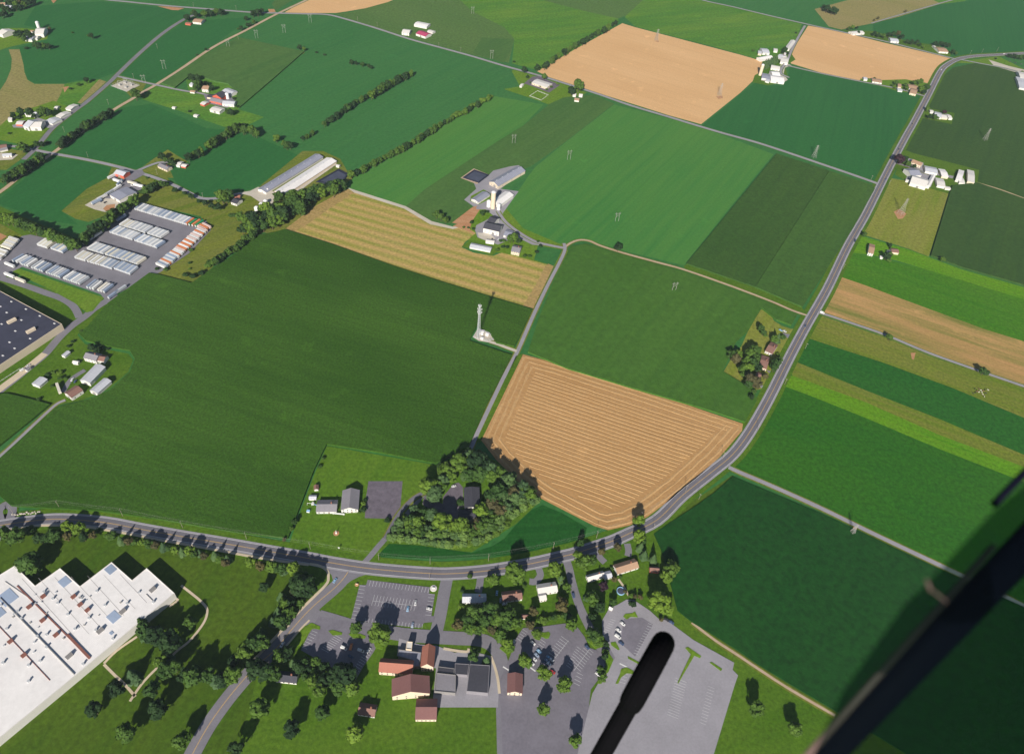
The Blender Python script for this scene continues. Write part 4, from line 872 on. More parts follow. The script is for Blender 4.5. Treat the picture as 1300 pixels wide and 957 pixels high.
wh, wc, wr = flat('warehouse', 'very large dark roofed warehouse with small white skylights at the left edge', 'warehouse', q(510,203, 130,0) + [(-60,337),(-60,503)], 9, 'roof_navy', 'wall_cream', .3)
def skyl(px, sx, sy):
    p = G(*px, 8.7); o = link('skylight', unit('skylight', ('sk', sx, sy), lambda b: (b.box(-sx/2, sx/2, -sy/2, sy/2, 0, .35), b.box(-sx/2+.15, sx/2-.15, -sy/2+.15, sy/2-.15, .35, .55)), M['p_silver']), wr)
    o.location = (p.x-wc.x, p.y-wc.y, 8.7); o.rotation_euler = (0, 0, A_L)
for p in ((95,20),(57,110),(15,205),(215,82),(178,172),(128,262),(80,355),(25,465),(330,138),(288,232),(250,325),(122,405),(450,200),(5,60)): skyl(q(*p)[0], 2.4, 1.4)
for p in ((100,185),(258,265)): 
    p_ = G(*q(*p)[0], 8.7); b = MB(); b.box(-4.5, 4.5, -1.6, 1.6, 0, 2.4); b.box(-4.7, 4.7, -1.8, 1.8, 2.4, 2.5); o = b.build('roof_unit', M['wall_cream'], wr); o.location = (p_.x-wc.x, p_.y-wc.y, 8.7); o.rotation_euler = (0,0,A_L+1.35)
q = Zm(470,780,7.647)
flat('church_link', 'low grey flat roofed link between the terracotta roofs', 'building', q(275,335, 495,365, 480,500, 405,500, 412,440, 270,400), 4.5, 'roof_steel', 'wall_grey')
flat('church_annex', 'grey flat roofed annex with pale parapet right of the nave', 'building', q(640,562, 832,582, 828,760, 622,740), 5, 'roof_grey', 'wall_grey')
flat('church_annex', 'dark flat roofed annex behind the grey one', 'building', q(655,500, 818,520, 815,572, 650,556), 4.2, 'roof_dark', 'wall_grey', .25)
flat('church_annex', 'black flat roofed annex between the small trees', 'building', q(822,470, 962,478, 945,585, 822,575), 4.4, 'roof_dark', 'roof_grey', .25)
flat('church_annex', 'large black flat roofed annex at the east end of the church', 'building', q(968,478, 1160,490, 1145,760, 935,740), 5.4, 'roof_dark', 'roof_grey', .25)
flat('entrance_block', 'pale box shaped entrance block north of the church link', 'building', q(355,258, 412,262, 402,338, 345,332), 6.5, 'roof_cream', 'wall_cream')
# slurry ponds
for z, ring, label in (((300,160,6.5),(665,462, 845,360, 925,400, 885,455, 770,485),'dark slurry pond beside the white poultry house'), ((540,180,6.5),(312,298, 403,236, 522,278, 440,340),'dark slurry pond behind the grey barn')):
    pts = Zm(*z)(*ring); P_ = [G(*p) for p in pts]; c = sum(P_, Vector())/len(P_); root = empty('slurry_pond', c); tag(root, label, 'pond')
    n = len(P_); b = MB(); V = [p-c for p in P_]
    b.add([(v.x*1.06, v.y*1.06, .25) for v in V]+[(v.x*1.0, v.y*1.0, 1.3) for v in V]+[(v.x*.97, v.y*.97, 1.3) for v in V]+[(v.x*.80, v.y*.80, .36) for v in V],
          [(i+k*n, (i+1)%n+k*n, (i+1)%n+(k+1)*n, i+(k+1)*n) for i in range(n) for k in (0,1,2)], 0)
    b.build('bank', M['liner'], root)
    b = MB(); b.add([(v.x*.85, v.y*.85, .45) for v in V], [tuple(range(n))]); w = b.build('liquid', M['slurry'], root)
    if w.data.polygons[0].normal.z < 0: w.data.flip_normals()
# silos and bins
def silo(px, top, r, mat, label, cone=False):
    b_ = G(*px); h = top
    root = empty('silo', b_); tag(root, label, 'silo')
    m = MB(); m.lathe([(r, 0), (r, h)], n=20)
    for k in range(int(h/2.5)): m.lathe([(r+.01, k*2.5+1.0), (r+.08, k*2.5+1.05), (r+.08, k*2.5+1.2), (r+.01, k*2.5+1.25)], n=20)
    m.build('shell', M[mat], root)
    m = MB(); m.lathe([(r+.15, h-.02), (r+.1, h+.1), (r*.8, h+r*(.35 if cone else .35)), (r*.45, h+r*(.62 if cone else .55)), (0.01, h+r*(.8 if cone else .62))], n=20); m.build('dome', M['p_silver'], root)
q = Zm(540,180,6.5)
silo(q(556,548)[0], 26, 3.3, 'wall_cream', 'tall beige silo in the centre farmyard'); silo(q(522,535)[0], 9, 3.0, 'p_white', 'short white grain bin left of the tall beige silo')
silo(q(604,560)[0], 8, 2.6, 'p_silver', 'short white grain bin right of the tall beige silo')
silo(Zm(940,30,10.63)(262,700)[0], 21, 3.0, 'wall_cream', 'tall beige silo at the top right farm')
q = Zm(300,160,6.5)
silo(q(172,705)[0], 6, 3.3, 'p_white', 'left white grain bin at the poultry farm drive', True); silo(q(212,675)[0], 6, 3.3, 'p_white', 'middle white grain bin at the poultry farm drive', True)
silo(q(245,648)[0], 6, 3.0, 'p_white', 'right white grain bin at the poultry farm drive', True); silo(q(138,735)[0], 3, 3.3, 'p_sky', 'low blue tank beside the white grain bins')
silo(q(262,545)[0], 5, 1.3, 'p_silver', 'slim feed bin at the end of the grey poultry house', True); silo(q(352,562)[0], 5, 1.3, 'p_silver', 'slim feed bin at the end of the white poultry house', True)
silo(Zm(230,90,11.818)(700,420)[0], 9, 3, 'p_white', 'white bin behind the white walled grey barn'); silo(Zm(0,0,9.57)(480,365)[0], 14, 3, 'p_white', 'white silo behind the domed barn')
# pool
p = G(*Zm(700,660,6.5)(572,588)[0]); root = empty('swimming_pool', p); tag(root, 'round blue rimmed garden pool', 'pool')
m = MB(); m.lathe([(3.6,0),(3.6,1.25),(3.2,1.25),(3.0,.9)], n=24); m.build('rim', M['p_sky'], root)
m = MB(); m.lathe([(3.05,1.0),(0.01,1.02)], n=24); m.build('water', M['slurry'], root)
# riding ring and tower fence
def fence(label, pts, h, step, rails, mat, closed=True, group=None):
    P_ = [G(*p) for p in pts]; root = empty('fence', P_[0]); tag(root, label, 'fence', group); c = P_[0]
    rm = MB(); posts = []
    n = len(P_)
    for i in range(n if closed else n-1):
        a, b = P_[i]-c, P_[(i+1) % n]-c; k = max(1, round((b-a).length/step))
        for z_ in rails: rm.bar((a.x,a.y,z_), (b.x,b.y,z_), .09)
        posts += [a.lerp(b, j/k) for j in range(k)]
    rm.build('rail', mat, root)
    pm = unit('post', ('post', h, mat.name), lambda b: b.bar((0,0,-.3), (0,0,h), .11), mat)
    for p_ in posts[:90]: o = link('post', pm, root); o.location = p_
fence('white board fence round the riding ring beside the school', Zm(620,60,9.286)(485,580, 580,520, 705,570, 622,630), 1.5, 4, (.5,.9,1.35), M['p_white'])
fence('chain link fence round the cell tower pad', Zm(560,340,7.975)(325,705, 375,640, 480,662, 540,720, 470,748), 2.2, 3, (.3,1.2,2.1), M['steel'])
fence('low white kerb rail along the warehouse road', Zm(0,380,6.5)(0,682, 170,572), 1.2, 4, (.6,1.1), M['p_white'], False)
# ------------------------------------------------------------------ trees
def crown_mesh(name, seed, kind, mat):
    """unit tree: total height 1; crown of many leaf clumps through an uneven volume"""
    rng = random.Random(seed); v = []; f = []
    def quad(c, n, s):
        n = n.normalized(); u = n.orthogonal().normalized(); w = n.cross(u); a = rng.uniform(0, 6.28)
        u2 = u*math.cos(a)+w*math.sin(a); w2 = n.cross(u2); i = len(v)
        v.extend([c-u2*s-w2*s*.6, c+u2*s*.9-w2*s*.8, c+u2*s+w2*s*.7, c-u2*s*.7+w2*s]); f.append((i, i+1, i+2, i+3))
    def lobe(c, r, q=1.0, sq=.85):
        bm = bmesh.new(); bmesh.ops.create_icosphere(bm, subdivisions=2, radius=1); off = Vector((rng.uniform(0,9),)*3)
        i0 = len(v)
        for b_ in bm.verts:
            k = r*(.80+.42*noise.noise(b_.co*2.2+off)); v.append(c+Vector((b_.co.x*k, b_.co.y*k, b_.co.z*k*sq)))
        for t in bm.faces: f.append(tuple(i0+x.index for x in t.verts))
        bm.free()
        for _ in range(int(42*q)):
            d = Vector((rng.gauss(0,1), rng.gauss(0,1), rng.gauss(0,1)+.3)).normalized()
            quad(c+Vector((d.x, d.y, d.z*sq))*r*rng.uniform(.82, 1.14), d+Vector((rng.uniform(-.5,.5), rng.uniform(-.5,.5), rng.uniform(-.3,.6))), r*rng.uniform(.16, .34))
    if kind == 'broad':
        lobe(Vector((0,0,.58)), .27)
        for k in range(11):
            a = k*2.4+rng.uniform(-.3,.3); z = rng.uniform(.36,.80); rr = .27*math.sqrt(max(.1, 1-((z-.52)/.42)**2))
            lobe(Vector((math.cos(a)*rr, math.sin(a)*rr, z)), rng.uniform(.10,.17), .7)
        lobe(Vector((rng.uniform(-.06,.06), rng.uniform(-.06,.06), .84)), .13)
    elif kind == 'tall':
        for k in range(10):
            a = k*2.4; z = .25+.062*k+rng.uniform(-.02,.02); rr = .13*(1-abs(z-.5)*.8)
            lobe(Vector((math.cos(a)*rr, math.sin(a)*rr, z)), rng.uniform(.12,.17)*(1.15-abs(z-.5)*.9), .8, 1.1)
        lobe(Vector((0,0,.9)), .08, .5, 1.2)
    elif kind == 'fir':
        for k in range(9):
            z = .10+k*.095; r = .25*(1-z)+.02
            for j in range(6):
                a = j*1.047+k*.5+rng.uniform(-.2,.2); lobe_r = r*.5
                c = Vector((math.cos(a)*r*.65, math.sin(a)*r*.65, z))
                for _ in range(7): quad(c+Vector((rng.uniform(-1,1), rng.uniform(-1,1), rng.uniform(-.4,.4)))*lobe_r, Vector((math.cos(a), math.sin(a), 1.1)), lobe_r*rng.uniform(.5,.9))
            i0 = len(v); 
            for j in range(8): v.append(Vector((math.cos(j*.785)*r*.8, math.sin(j*.785)*r*.8, z)))
            v.append(Vector((0, 0, z+.15))); f.extend([(i0+j, i0+(j+1) % 8, i0+8) for j in range(8)])
    else:  # bush
        for k in range(7):
            a = k*2.4; rr = .3*math.sqrt(k/7); lobe(Vector((math.cos(a)*rr, math.sin(a)*rr, .42+.12*rng.random())), rng.uniform(.24,.34), .7)
    me = bpy.data.meshes.new(name); me.from_pydata([tuple(x) for x in v], [], f); me.materials.append(mat); me.update(); return me
def trunk_mesh(kind):
    b = MB(); top = .55
    b.bar((0,0,-.03), (.01,0,.3), .028, n=7, r2=.02); b.bar((.01,0,.3), (0,.01,top), .02, n=7, r2=.008)
    if kind != 'fir':
        for k in range(5):
            a = k*1.3; b.bar((0,0,.28+.04*k), (math.cos(a)*.17, math.sin(a)*.17, .5+.04*k), .011, n=5, r2=.004)
    return b.mesh('trunk', M['bark'])
KINDS = {}
def protos(kind, matk, n=3):
    key = (kind, matk)
    if key not in KINDS: KINDS[key] = ([crown_mesh('crown', hash((kind, i)) % 999 + i if False else (len(kind)*31+i*7), kind, M[matk]) for i in range(n)])
    return KINDS[key]
TRUNK = {k: trunk_mesh(k) for k in ('broad','tall','fir','bush')}
SHAPE = {'o': ('broad','leaf','broadleaf_tree','tree'), 'd': ('broad','leaf_dark','broadleaf_tree','tree'), 'l': ('broad','leaf_lime','broadleaf_tree','tree'),
         't': ('tall','leaf','hedgerow_tree','tree'), 'T': ('tall','leaf_dark','hedgerow_tree','tree'), 'f': ('fir','leaf_fir','evergreen_tree','tree'),
         'b': ('bush','leaf','bush','bush'), 'B': ('bush','leaf_dark','bush','bush'), 'y': ('bush','leaf_lime','bush','bush'),
         'r': ('broad','leaf_rust','broadleaf_tree','tree'), 'p': ('broad','leaf_plum','broadleaf_tree','tree'), 'F': ('tall','leaf_young','young_evergreen','tree'), 'g': ('tall','leaf_fir','evergreen_tree','tree')}
DESC = {'o':'green broadleaf tree','d':'dark green broadleaf tree','l':'light green broadleaf tree','t':'narrow green tree','T':'narrow dark tree','f':'blue green evergreen tree','b':'green bush','B':'dark green bush','y':'lime green bush','r':'bronze leaved tree','p':'purple leaved tree','F':'small pale evergreen','g':'blue green tree'}
NT = [0]
def plant(px, h, s, label, group, wide=1.0):
    kind, mk, nm, cat = SHAPE[s]; h *= 1.72 if cat == 'tree' else 1.2; wide *= 1.0 if cat == 'tree' else 1.2
    if group == 'trees of the grove': h *= 1.12; wide *= 1.12
    if group == 'young trees round the grove': h *= 1.1; wide *= 1.35
    if group in ('highway planting', 'trees north of the factory') and cat == 'tree' and h < 12: h *= 1.1; wide *= .95
    if cat == 'tree' and s in 'odlrp': nm = next((n_ for k_, n_ in (('hedgerow', 'hedgerow_tree'), ('wood', 'woodland_tree'), ('grove', 'woodland_tree'), ('belt', 'woodland_tree'), ('farm', 'farmyard_tree'), ('garden', 'garden_tree'), ('house', 'garden_tree'), ('village', 'garden_tree'), ('car park', 'car_park_tree'), ('road', 'roadside_tree'), ('highway', 'roadside_tree'), ('lane', 'roadside_tree')) if k_ in group), nm)
    frac = {'bush': .35}.get(kind, .52)
    p = G(px[0], px[1], h*frac); NT[0] += 1
    root = empty(nm, (p.x, p.y, 0), random.uniform(0, 6.28)); tag(root, label, cat, group)
    wf = {'broad': 1.0, 'tall': 1.15, 'fir': 1.05, 'bush': 1.0}[kind]*wide*random.uniform(.9, 1.1)
    root.scale = (h*wf, h*wf, h)
    if kind != 'bush': link('trunk', TRUNK[kind], root)
    link('crown', random.choice(protos(kind, mk)), root)
def clump(z, items, where, group):
    f = Zm(*z); rows = sorted([(f(it[0], it[1])[0], it[2], it[3], (it[4] if len(it) > 4 else 1.0)) for it in items], key=lambda r: r[0][0])
    tot = {}; cnt = {}
    for r in rows: tot[r[2]] = tot.get(r[2], 0)+1
    for px, h, s, w in rows:
        cnt[s] = cnt.get(s, 0)+1
        lab = DESC[s] + ' ' + where if tot[s] == 1 else '%s %s %s' % (ordn(cnt[s]), DESC[s].replace(' tree', ' tree').replace('broadleaf ', ''), where)
        plant(px, h, s, lab, group, w)
def hedge(z, pts, n, h, kinds, where, group, jit=2.0, hj=.25, rows=1):
    f = Zm(*z); P_ = f(*pts); P_ = [Vector((x, y)) for x, y in P_]
    seg_ = [(P_[i+1]-P_[i]).length for i in range(len(P_)-1)]; L = sum(seg_); items = []
    for r in range(rows):
        for i in range(n):
            d = L*(i+random.uniform(.2,.8))/n; k = 0
            while k < len(seg_)-1 and d > seg_[k]: d -= seg_[k]; k += 1
            c = P_[k].lerp(P_[k+1], d/seg_[k]); 
            items.append((c.x+random.uniform(-1,1)*jit*.4, c.y+random.uniform(-1,1)*jit*.35+(r-(rows-1)/2)*jit*1.6, h*random.uniform(1-hj, 1+hj*.8), random.choice(kinds), 1.0))
    clump((0,0,1), items, where, group)
I1 = (0,0,1)
hedge((0,130,6.5), (5,655, 150,575, 300,480, 350,445), 16, 9, 'tToT', 'in the hedgerow by the track bed at the left edge', 'trees of the west hedgerow')
hedge((0,130,6.5), (480,355, 600,270, 700,195, 860,105, 930,75), 24, 8.5, 'TtTo', 'in the hedgerow between two dark fields at the upper left', 'trees of the upper left hedgerow')
hedge((180,130,6.5), (375,460, 430,430, 500,400), 5, 8.5, 'dto', 'at the foot of the hedgerow by the white sheds', 'trees by the white sheds')
hedge((180,130,6.5), (530,370, 620,310, 700,260, 790,205), 15, 9, 'toTt', 'in the hedgerow below the pasture', 'trees of the hedgerow below the pasture')
hedge((180,130,6.5), (830,215, 880,235, 960,255), 6, 9.5, 'olo', 'at the corner clump of the hedgerow below the pasture', 'corner clump trees', jit=4)
hedge((0,0,1), (411,158, 425,149, 440,138, 455,128, 470,121), 16, 8, 'tToB', 'in the lower half of the long diagonal hedgerow', 'trees of the long hedgerow')
hedge((0,0,1), (470,121, 486,112, 500,104, 512,97, 523,93), 17, 9.5, 'tTod', 'in the upper half of the long diagonal hedgerow', 'trees of the long hedgerow')
hedge((0,0,1), (455,218, 480,204, 510,189, 535,174), 24, 7.5, 'tTto', 'in the lower half of the hedgerow beside the slurry pond', 'trees of the middle hedgerow')
hedge((0,0,1), (535,174, 560,158, 590,141, 625,122), 26, 7.5, 'tTty', 'in the upper half of the hedgerow beside the slurry pond', 'trees of the middle hedgerow')
hedge((300,160,6.5), (320,600, 480,570, 640,550, 770,500, 890,480), 15, 12, 'odto', 'at the back of the wood below the poultry houses', 'trees of the wood', jit=5)
hedge((300,160,6.5), (180,690, 350,680, 480,640, 600,600, 700,560, 850,490), 16, 12, 'olod', 'in the middle of the wood below the poultry houses', 'trees of the wood', jit=5)
hedge((300,160,6.5), (20,760, 200,760, 330,730, 480,690, 600,640), 14, 12, 'odto', 'in the front rows of the wood below the poultry houses', 'trees of the wood', jit=5)
hedge((300,160,6.5), (30,850, 180,830, 320,790, 420,735), 12, 11, 'olod', 'along the corn edge of the wood below the poultry houses', 'trees of the wood', jit=4)
clump((300,160,6.5), [(580,550,9,'p')], 'in the wood beside the white poultry house', 'trees of the wood')
hedge((0,250,6.5), (0,160, 100,200, 220,245, 330,290, 450,330, 560,370, 640,400), 19, 10.5, 'olot', 'in the tree belt north of the depot', 'trees of the north belt', jit=3.5)
hedge((0,250,6.5), (660,370, 760,290, 860,215, 960,130, 1050,60, 1130,10), 20, 10, 'odto', 'in the belt between the depot and the storage yard', 'trees of the belt by the storage yard', jit=3.5)
hedge((130,220,6.5), (330,170, 400,120, 460,95, 550,95), 10, 8, 'odb', 'at the top end of the belt by the storage yard', 'trees of the belt by the storage yard', jit=3)
clump((130,220,6.5), [(595,140,6,'d'),(680,165,5,'B'),(730,190,6,'d'),(800,235,5,'B'),(850,245,6,'d'),(900,270,6,'d'),(960,280,7,'d'),(930,290,5,'b'),(1090,350,5,'b'),(1060,350,5,'b'),(370,40,3,'b')], 'along the winding road above the depot grass', 'trees by the winding road')
clump((130,220,6.5), [(985,190,13,'l',1.1),(1040,180,11,'o'),(1020,220,8,'o')], 'beside the black roofed house', 'big trees at the poultry drive')
hedge((130,220,6.5), (860,775, 960,700, 1060,640, 1160,560, 1280,480), 22, 7, 'otbB', 'in the scrub between the depot grass and the big corn field', 'trees of the scrub belt', jit=3)
clump((150,280,6.5), [(555,450,4.5,'B'),(615,460,5.5,'B'),(690,435,6,'B'),(590,352,3,'b'),(815,335,6,'d'),(855,312,5,'d'),(320,400,4,'B'),(395,405,4,'b'),(600,245,4,'b'),(590,400,2.5,'b')], 'on the rough grass east of the depot', 'bushes on the rough grass')
hedge((640,0,5), (240,430, 320,370, 400,320, 500,265, 580,215, 660,175, 720,135), 19, 9, 'tTd', 'along the edge of the pale tan field', 'trees of the tan field hedgerow')
clump((620,60,9.286), [(1065,455,15,'o',1.05),(980,520,11,'d'),(425,265,9,'d'),(460,350,5,'d'),(660,345,8,'o'),(575,240,9,'d'),(550,435,4,'b'),(615,465,4,'b'),(495,420,3,'b'),(740,470,4,'b'),(815,435,4,'y'),(690,500,4,'b'),(300,175,4,'B')], 'around the school and the far road', 'trees around the school')
clump((0,130,6.5), [(105,108,7,'d'),(165,72,8,'d'),(240,80,9,'d'),(345,78,11,'o',1.1),(395,82,9,'d'),(275,115,6,'d'),(150,130,5,'B'),(175,368,10,'o'),(215,375,8,'d'),(300,345,7,'o'),(345,345,6,'d'),(390,330,4,'B'),(75,258,3,'B'),(330,440,7,'d'),(210,408,5,'B')], 'around the white barn farm at the upper left', 'trees of the upper left farm')
clump((0,0,9.57), [(195,425,8,'d'),(240,410,9,'d'),(290,470,8,'o'),(345,420,9,'d'),(320,400,8,'d'),(370,460,6,'d'),(320,590,5,'B'),(430,545,9,'o'),(480,560,9,'d'),(530,560,8,'o'),(590,565,8,'d'),(1105,440,8,'d'),(1080,440,5,'b'),(600,350,5,'r'),(880,400,3,'b')], 'around the upper left corner farm', 'trees of the corner farm')
clump((0,0,9.57), [(20,90,9,'d'),(60,110,9,'d'),(100,115,8,'d'),(20,185,8,'d'),(60,165,7,'d'),(150,20,9,'d'),(190,60,9,'o'),(190,100,8,'d'),(230,90,8,'d'),(240,30,9,'r'),(280,20,9,'d'),(290,60,9,'o'),(340,40,9,'d'),(390,25,9,'d'),(120,50,7,'d'),(90,20,7,'d'),(10,10,8,'d'),(330,5,8,'o')], 'in the village at the top left corner', 'village trees')
clump((0,0,5), [(860,600,12,'o'),(905,610,6,'b'),(548,510,7,'d'),(450,565,4,'B'),(1190,115,9,'d'),(1240,92,9,'d'),(1290,88,9,'o'),(1320,80,8,'d'),(500,540,5,'b')], 'near the fenced yard and the far road at the upper left', 'trees near the far junction')
clump((220,0,5), [(85,112,9,'d'),(130,85,9,'o'),(200,90,9,'o'),(235,85,9,'d'),(270,75,9,'o'),(300,78,9,'d'),(320,78,7,'d'),(505,88,9,'d'),(535,80,10,'d'),(560,72,8,'d'),(430,180,6,'d'),(460,118,6,'d'),(470,160,6,'d'),(510,140,6,'o'),(410,185,4,'b'),(490,155,5,'d'),(205,315,4,'d'),(150,350,3,'B'),(800,302,7,'d'),(830,312,6,'o'),(910,335,4,'B'),(960,350,4,'B'),(1130,395,7,'d'),(1160,402,6,'d'),(1200,410,6,'o'),(1240,420,6,'d'),(1255,428,5,'d')], 'along the far track and its field islands', 'trees at the far track')
clump((230,90,11.818), [(150,100,9,'d'),(240,100,8,'d'),(230,220,12,'o'),(270,190,10,'d'),(210,260,7,'o'),(450,260,7,'d'),(370,190,6,'d'),(350,205,5,'B'),(740,620,8,'d',1.2),(690,620,6,'o'),(800,420,5,'B'),(850,540,4,'B'),(125,610,4,'B'),(880,820,6,'d'),(940,820,6,'B')], 'around the red barn farm', 'trees of the red barn farm')
clump((180,130,6.5), [(160,445,8,'d'),(200,475,6,'o'),(240,490,7,'d'),(262,510,5,'d'),(1110,300,8,'l'),(1195,355,9,'o'),(1225,360,8,'d'),(1170,340,7,'o')], 'near the dark fields left of the poultry houses', 'trees near the poultry houses')
hedge((300,160,6.5), (540,105, 590,80, 650,50), 5, 6, 'dot', 'in the short gap of the long diagonal hedgerow', 'trees of the long hedgerow')
clump((300,160,6.5), [(950,400,9,'l'),(990,385,8,'d'),(870,470,8,'d')], 'beside the end of the slurry pond', 'trees by the slurry pond')
clump((860,0,5), [(950,55,12,'d',1.2),(985,68,12,'d',1.2),(1005,75,10,'d'),(930,45,8,'d'),(1088,182,6,'o'),(1110,175,7,'l'),(1140,178,5,'d'),(1150,208,5,'d')], 'at the top right among the far fields', 'far trees at the top right')
clump((940,30,10.63), [(330,540,9,'f',1.25),(370,520,10,'f',1.25),(410,505,10,'f',1.25),(455,480,10,'f',1.25),(490,470,9,'f',1.25),(350,560,8,'f',1.25),(430,520,9,'f',1.25),(600,350,8,'d'),(580,380,6,'d'),(640,400,5,'d'),(520,500,4,'b'),(170,370,5,'b'),(750,130,4,'B')], 'in the top right farm', 'trees of the top right farm')
clump((1040,0,5), [(350,215,8,'d'),(375,225,7,'d'),(410,230,8,'o'),(440,222,8,'d'),(470,218,9,'d'),(500,215,9,'r'),(525,235,8,'d'),(560,265,7,'d'),(590,270,8,'d'),(620,270,8,'d'),(640,285,6,'d'),(665,300,5,'o'),(740,278,8,'d'),(770,280,8,'d'),(800,285,8,'d'),(825,290,7,'d'),(850,330,7,'d'),(870,340,5,'o'),(550,72,5,'r'),(350,128,4,'r'),(375,116,5,'r')], 'along the far road at the top right', 'trees along the far road')
clump((1040,0,5), [(490,525,7,'o'),(465,545,5,'b'),(548,540,6,'o'),(555,560,6,'o'),(605,525,8,'o'),(640,520,9,'o'),(650,570,9,'o'),(680,560,10,'o'),(665,585,7,'d'),(475,560,4,'b'),(350,500,4,'b'),(700,740,7,'d'),(735,745,7,'o'),(795,712,6,'p'),(752,750,5,'b'),(688,690,7,'t'),(830,735,3,'b')], 'in the gardens beside the highway at the right', 'garden trees at the right')
clump((1190,40,10.64), [(985,330,6,'d'),(1030,335,7,'d'),(1070,345,7,'d'),(1120,350,7,'o'),(1160,355,7,'d'),(960,325,5,'d'),(1145,550,4,'b'),(790,370,4,'B')], 'beside the parking lot at the right edge', 'trees at the far car park')
clump((1080,170,6.5), [(405,208,11,'p',1.2),(445,210,8,'d'),(478,250,7,'o'),(524,270,6,'d'),(448,232,6,'o')], 'at the roadside farm', 'trees of the roadside farm')
clump((1030,230,6.5), [(622,618,8,'d'),(650,605,6,'o'),(652,530,5,'T'),(1085,645,6,'o'),(440,440,6,'o'),(640,655,5,'b'),(360,500,1.6,'B')], 'behind the white house by the highway', 'trees behind the white house')
clump((1040,340,5), [(447,440,6,'o',1.2),(1045,657,7,'o',1.2)], 'standing alone on the lane through the right fields', 'lone lane trees')
clump((540,180,6.5), [(90,600,8,'o'),(130,620,8,'o'),(165,645,7,'o'),(510,580,4,'B'),(380,665,4,'d'),(470,590,6,'o'),(318,708,3,'b'),(355,712,3,'b'),(398,720,3,'B')], 'around the upper centre farmyard', 'trees of the centre farmyard')
clump((560,260,6.5), [(600,268,10,'o'),(572,285,8,'o'),(640,300,6,'d'),(512,348,4,'B'),(545,352,4,'B'),(465,372,4,'b'),(790,392,4,'B'),(822,342,4,'B'),(690,422,4,'b'),(732,428,4,'b'),(520,300,4,'b'),(490,300,4,'b'),(800,305,3,'b'),(620,400,3,'b')], 'round the pink walled farmhouse', 'trees round the pink farmhouse')
clump((900,380,7.975), [(530,300,7,'o'),(550,335,6,'o'),(570,365,4,'b'),(700,385,9,'f'),(665,400,7,'o'),(750,390,6,'b'),(235,560,9,'o'),(270,600,9,'r'),(300,560,8,'l'),(420,550,10,'o'),(470,520,10,'o'),(380,620,9,'o'),(450,640,9,'o'),(400,690,9,'l'),(340,700,8,'o'),(480,600,8,'o'),(345,760,6,'o'),(420,810,11,'r'),(480,850,10,'r'),(400,850,8,'o'),(680,650,9,'o'),(660,690,8,'o'),(710,620,7,'o'),(570,780,6,'r'),(455,940,5,'b'),(430,990,5,'d'),(700,560,4,'y'),(500,700,7,'d')], 'in the wooded house lot beside the highway', 'trees of the house lot')
clump((0,380,6.5), [(830,400,4,'B'),(755,395,6,'d'),(800,430,5,'d'),(570,385,3,'B'),(600,350,3,'B'),(670,265,3,'b'),(395,620,4,'B'),(440,605,3,'b'),(490,610,4,'y'),(500,650,4,'b'),(890,410,3,'B'),(545,650,3,'b'),(430,715,3,'b'),(320,825,3,'b')], 'on the farm lawn beside the big corn field', 'bushes on the farm lawn')
clump((350,560,6.5), [(395,140,3,'b'),(365,210,3,'b'),(155,665,4,'o'),(130,725,3,'b'),(725,515,3.5,'y'),(740,490,3,'B'),(725,565,4,'B'),(925,655,4,'B'),(690,590,2,'b'),(70,810,3,'r')], 'round the meeting house lawn', 'bushes of the meeting house')
# grove round the black roofed house
clump((490,560,6.5), [(690,125,10,'g'),(740,150,10,'o'),(620,195,11,'l',1.1),(750,190,12,'d',1.1),(790,140,8,'g'),(490,240,10,'l'),(530,285,9,'l'),(690,270,9,'o'),(770,270,11,'o'),(650,290,7,'g'),(860,235,11,'g'),(870,280,9,'o'),(935,270,9,'o'),(920,320,8,'l'),(350,370,11,'l',1.1),(400,440,10,'g'),(470,335,10,'g'),(440,380,9,'o'),(1010,330,11,'g'),(1040,300,8,'g'),(910,430,12,'o',1.1),(960,460,9,'g'),(880,520,9,'r'),(940,570,8,'r'),(1060,420,9,'r'),(1040,380,8,'d'),(1130,380,9,'g'),(1190,430,8,'o'),(1100,450,8,'g'),(790,580,9,'l'),(760,690,7,'r'),(620,705,9,'l'),(560,700,8,'l'),(470,680,11,'l'),(430,700,8,'o'),(380,610,8,'g'),(320,600,7,'o'),(230,560,6,'g'),(270,660,8,'l'),(200,660,7,'o'),(140,640,6,'l'),(870,600,7,'o'),(610,510,4,'b'),(1000,550,8,'g'),(1050,480,9,'g'),(800,640,6,'o'),(690,110,8,'o'),(480,215,8,'d')], 'in the grove round the black roofed house', 'trees of the grove')
hedge((490,560,6.5), (20,790, 150,800, 330,830, 500,850, 680,845, 830,800, 930,740, 1010,640, 1090,570, 1250,480), 46, 4.6, 'FFFyF', 'in the outer row of young trees round the grove', 'young trees round the grove', jit=1.4)
hedge((490,560,6.5), (60,730, 180,740, 330,770, 500,780, 680,780, 800,740, 900,690, 980,600, 1060,530, 1210,450), 38, 5.5, 'FFog', 'in the inner row of young trees round the grove', 'young trees round the grove', jit=1.6)
hedge((490,560,6.5), (90,680, 250,700, 420,745, 600,750, 780,705, 880,620, 980,500, 1060,450, 1140,400), 22, 6.5, 'olgo', 'in the middle ring of the grove', 'trees of the grove', jit=3)
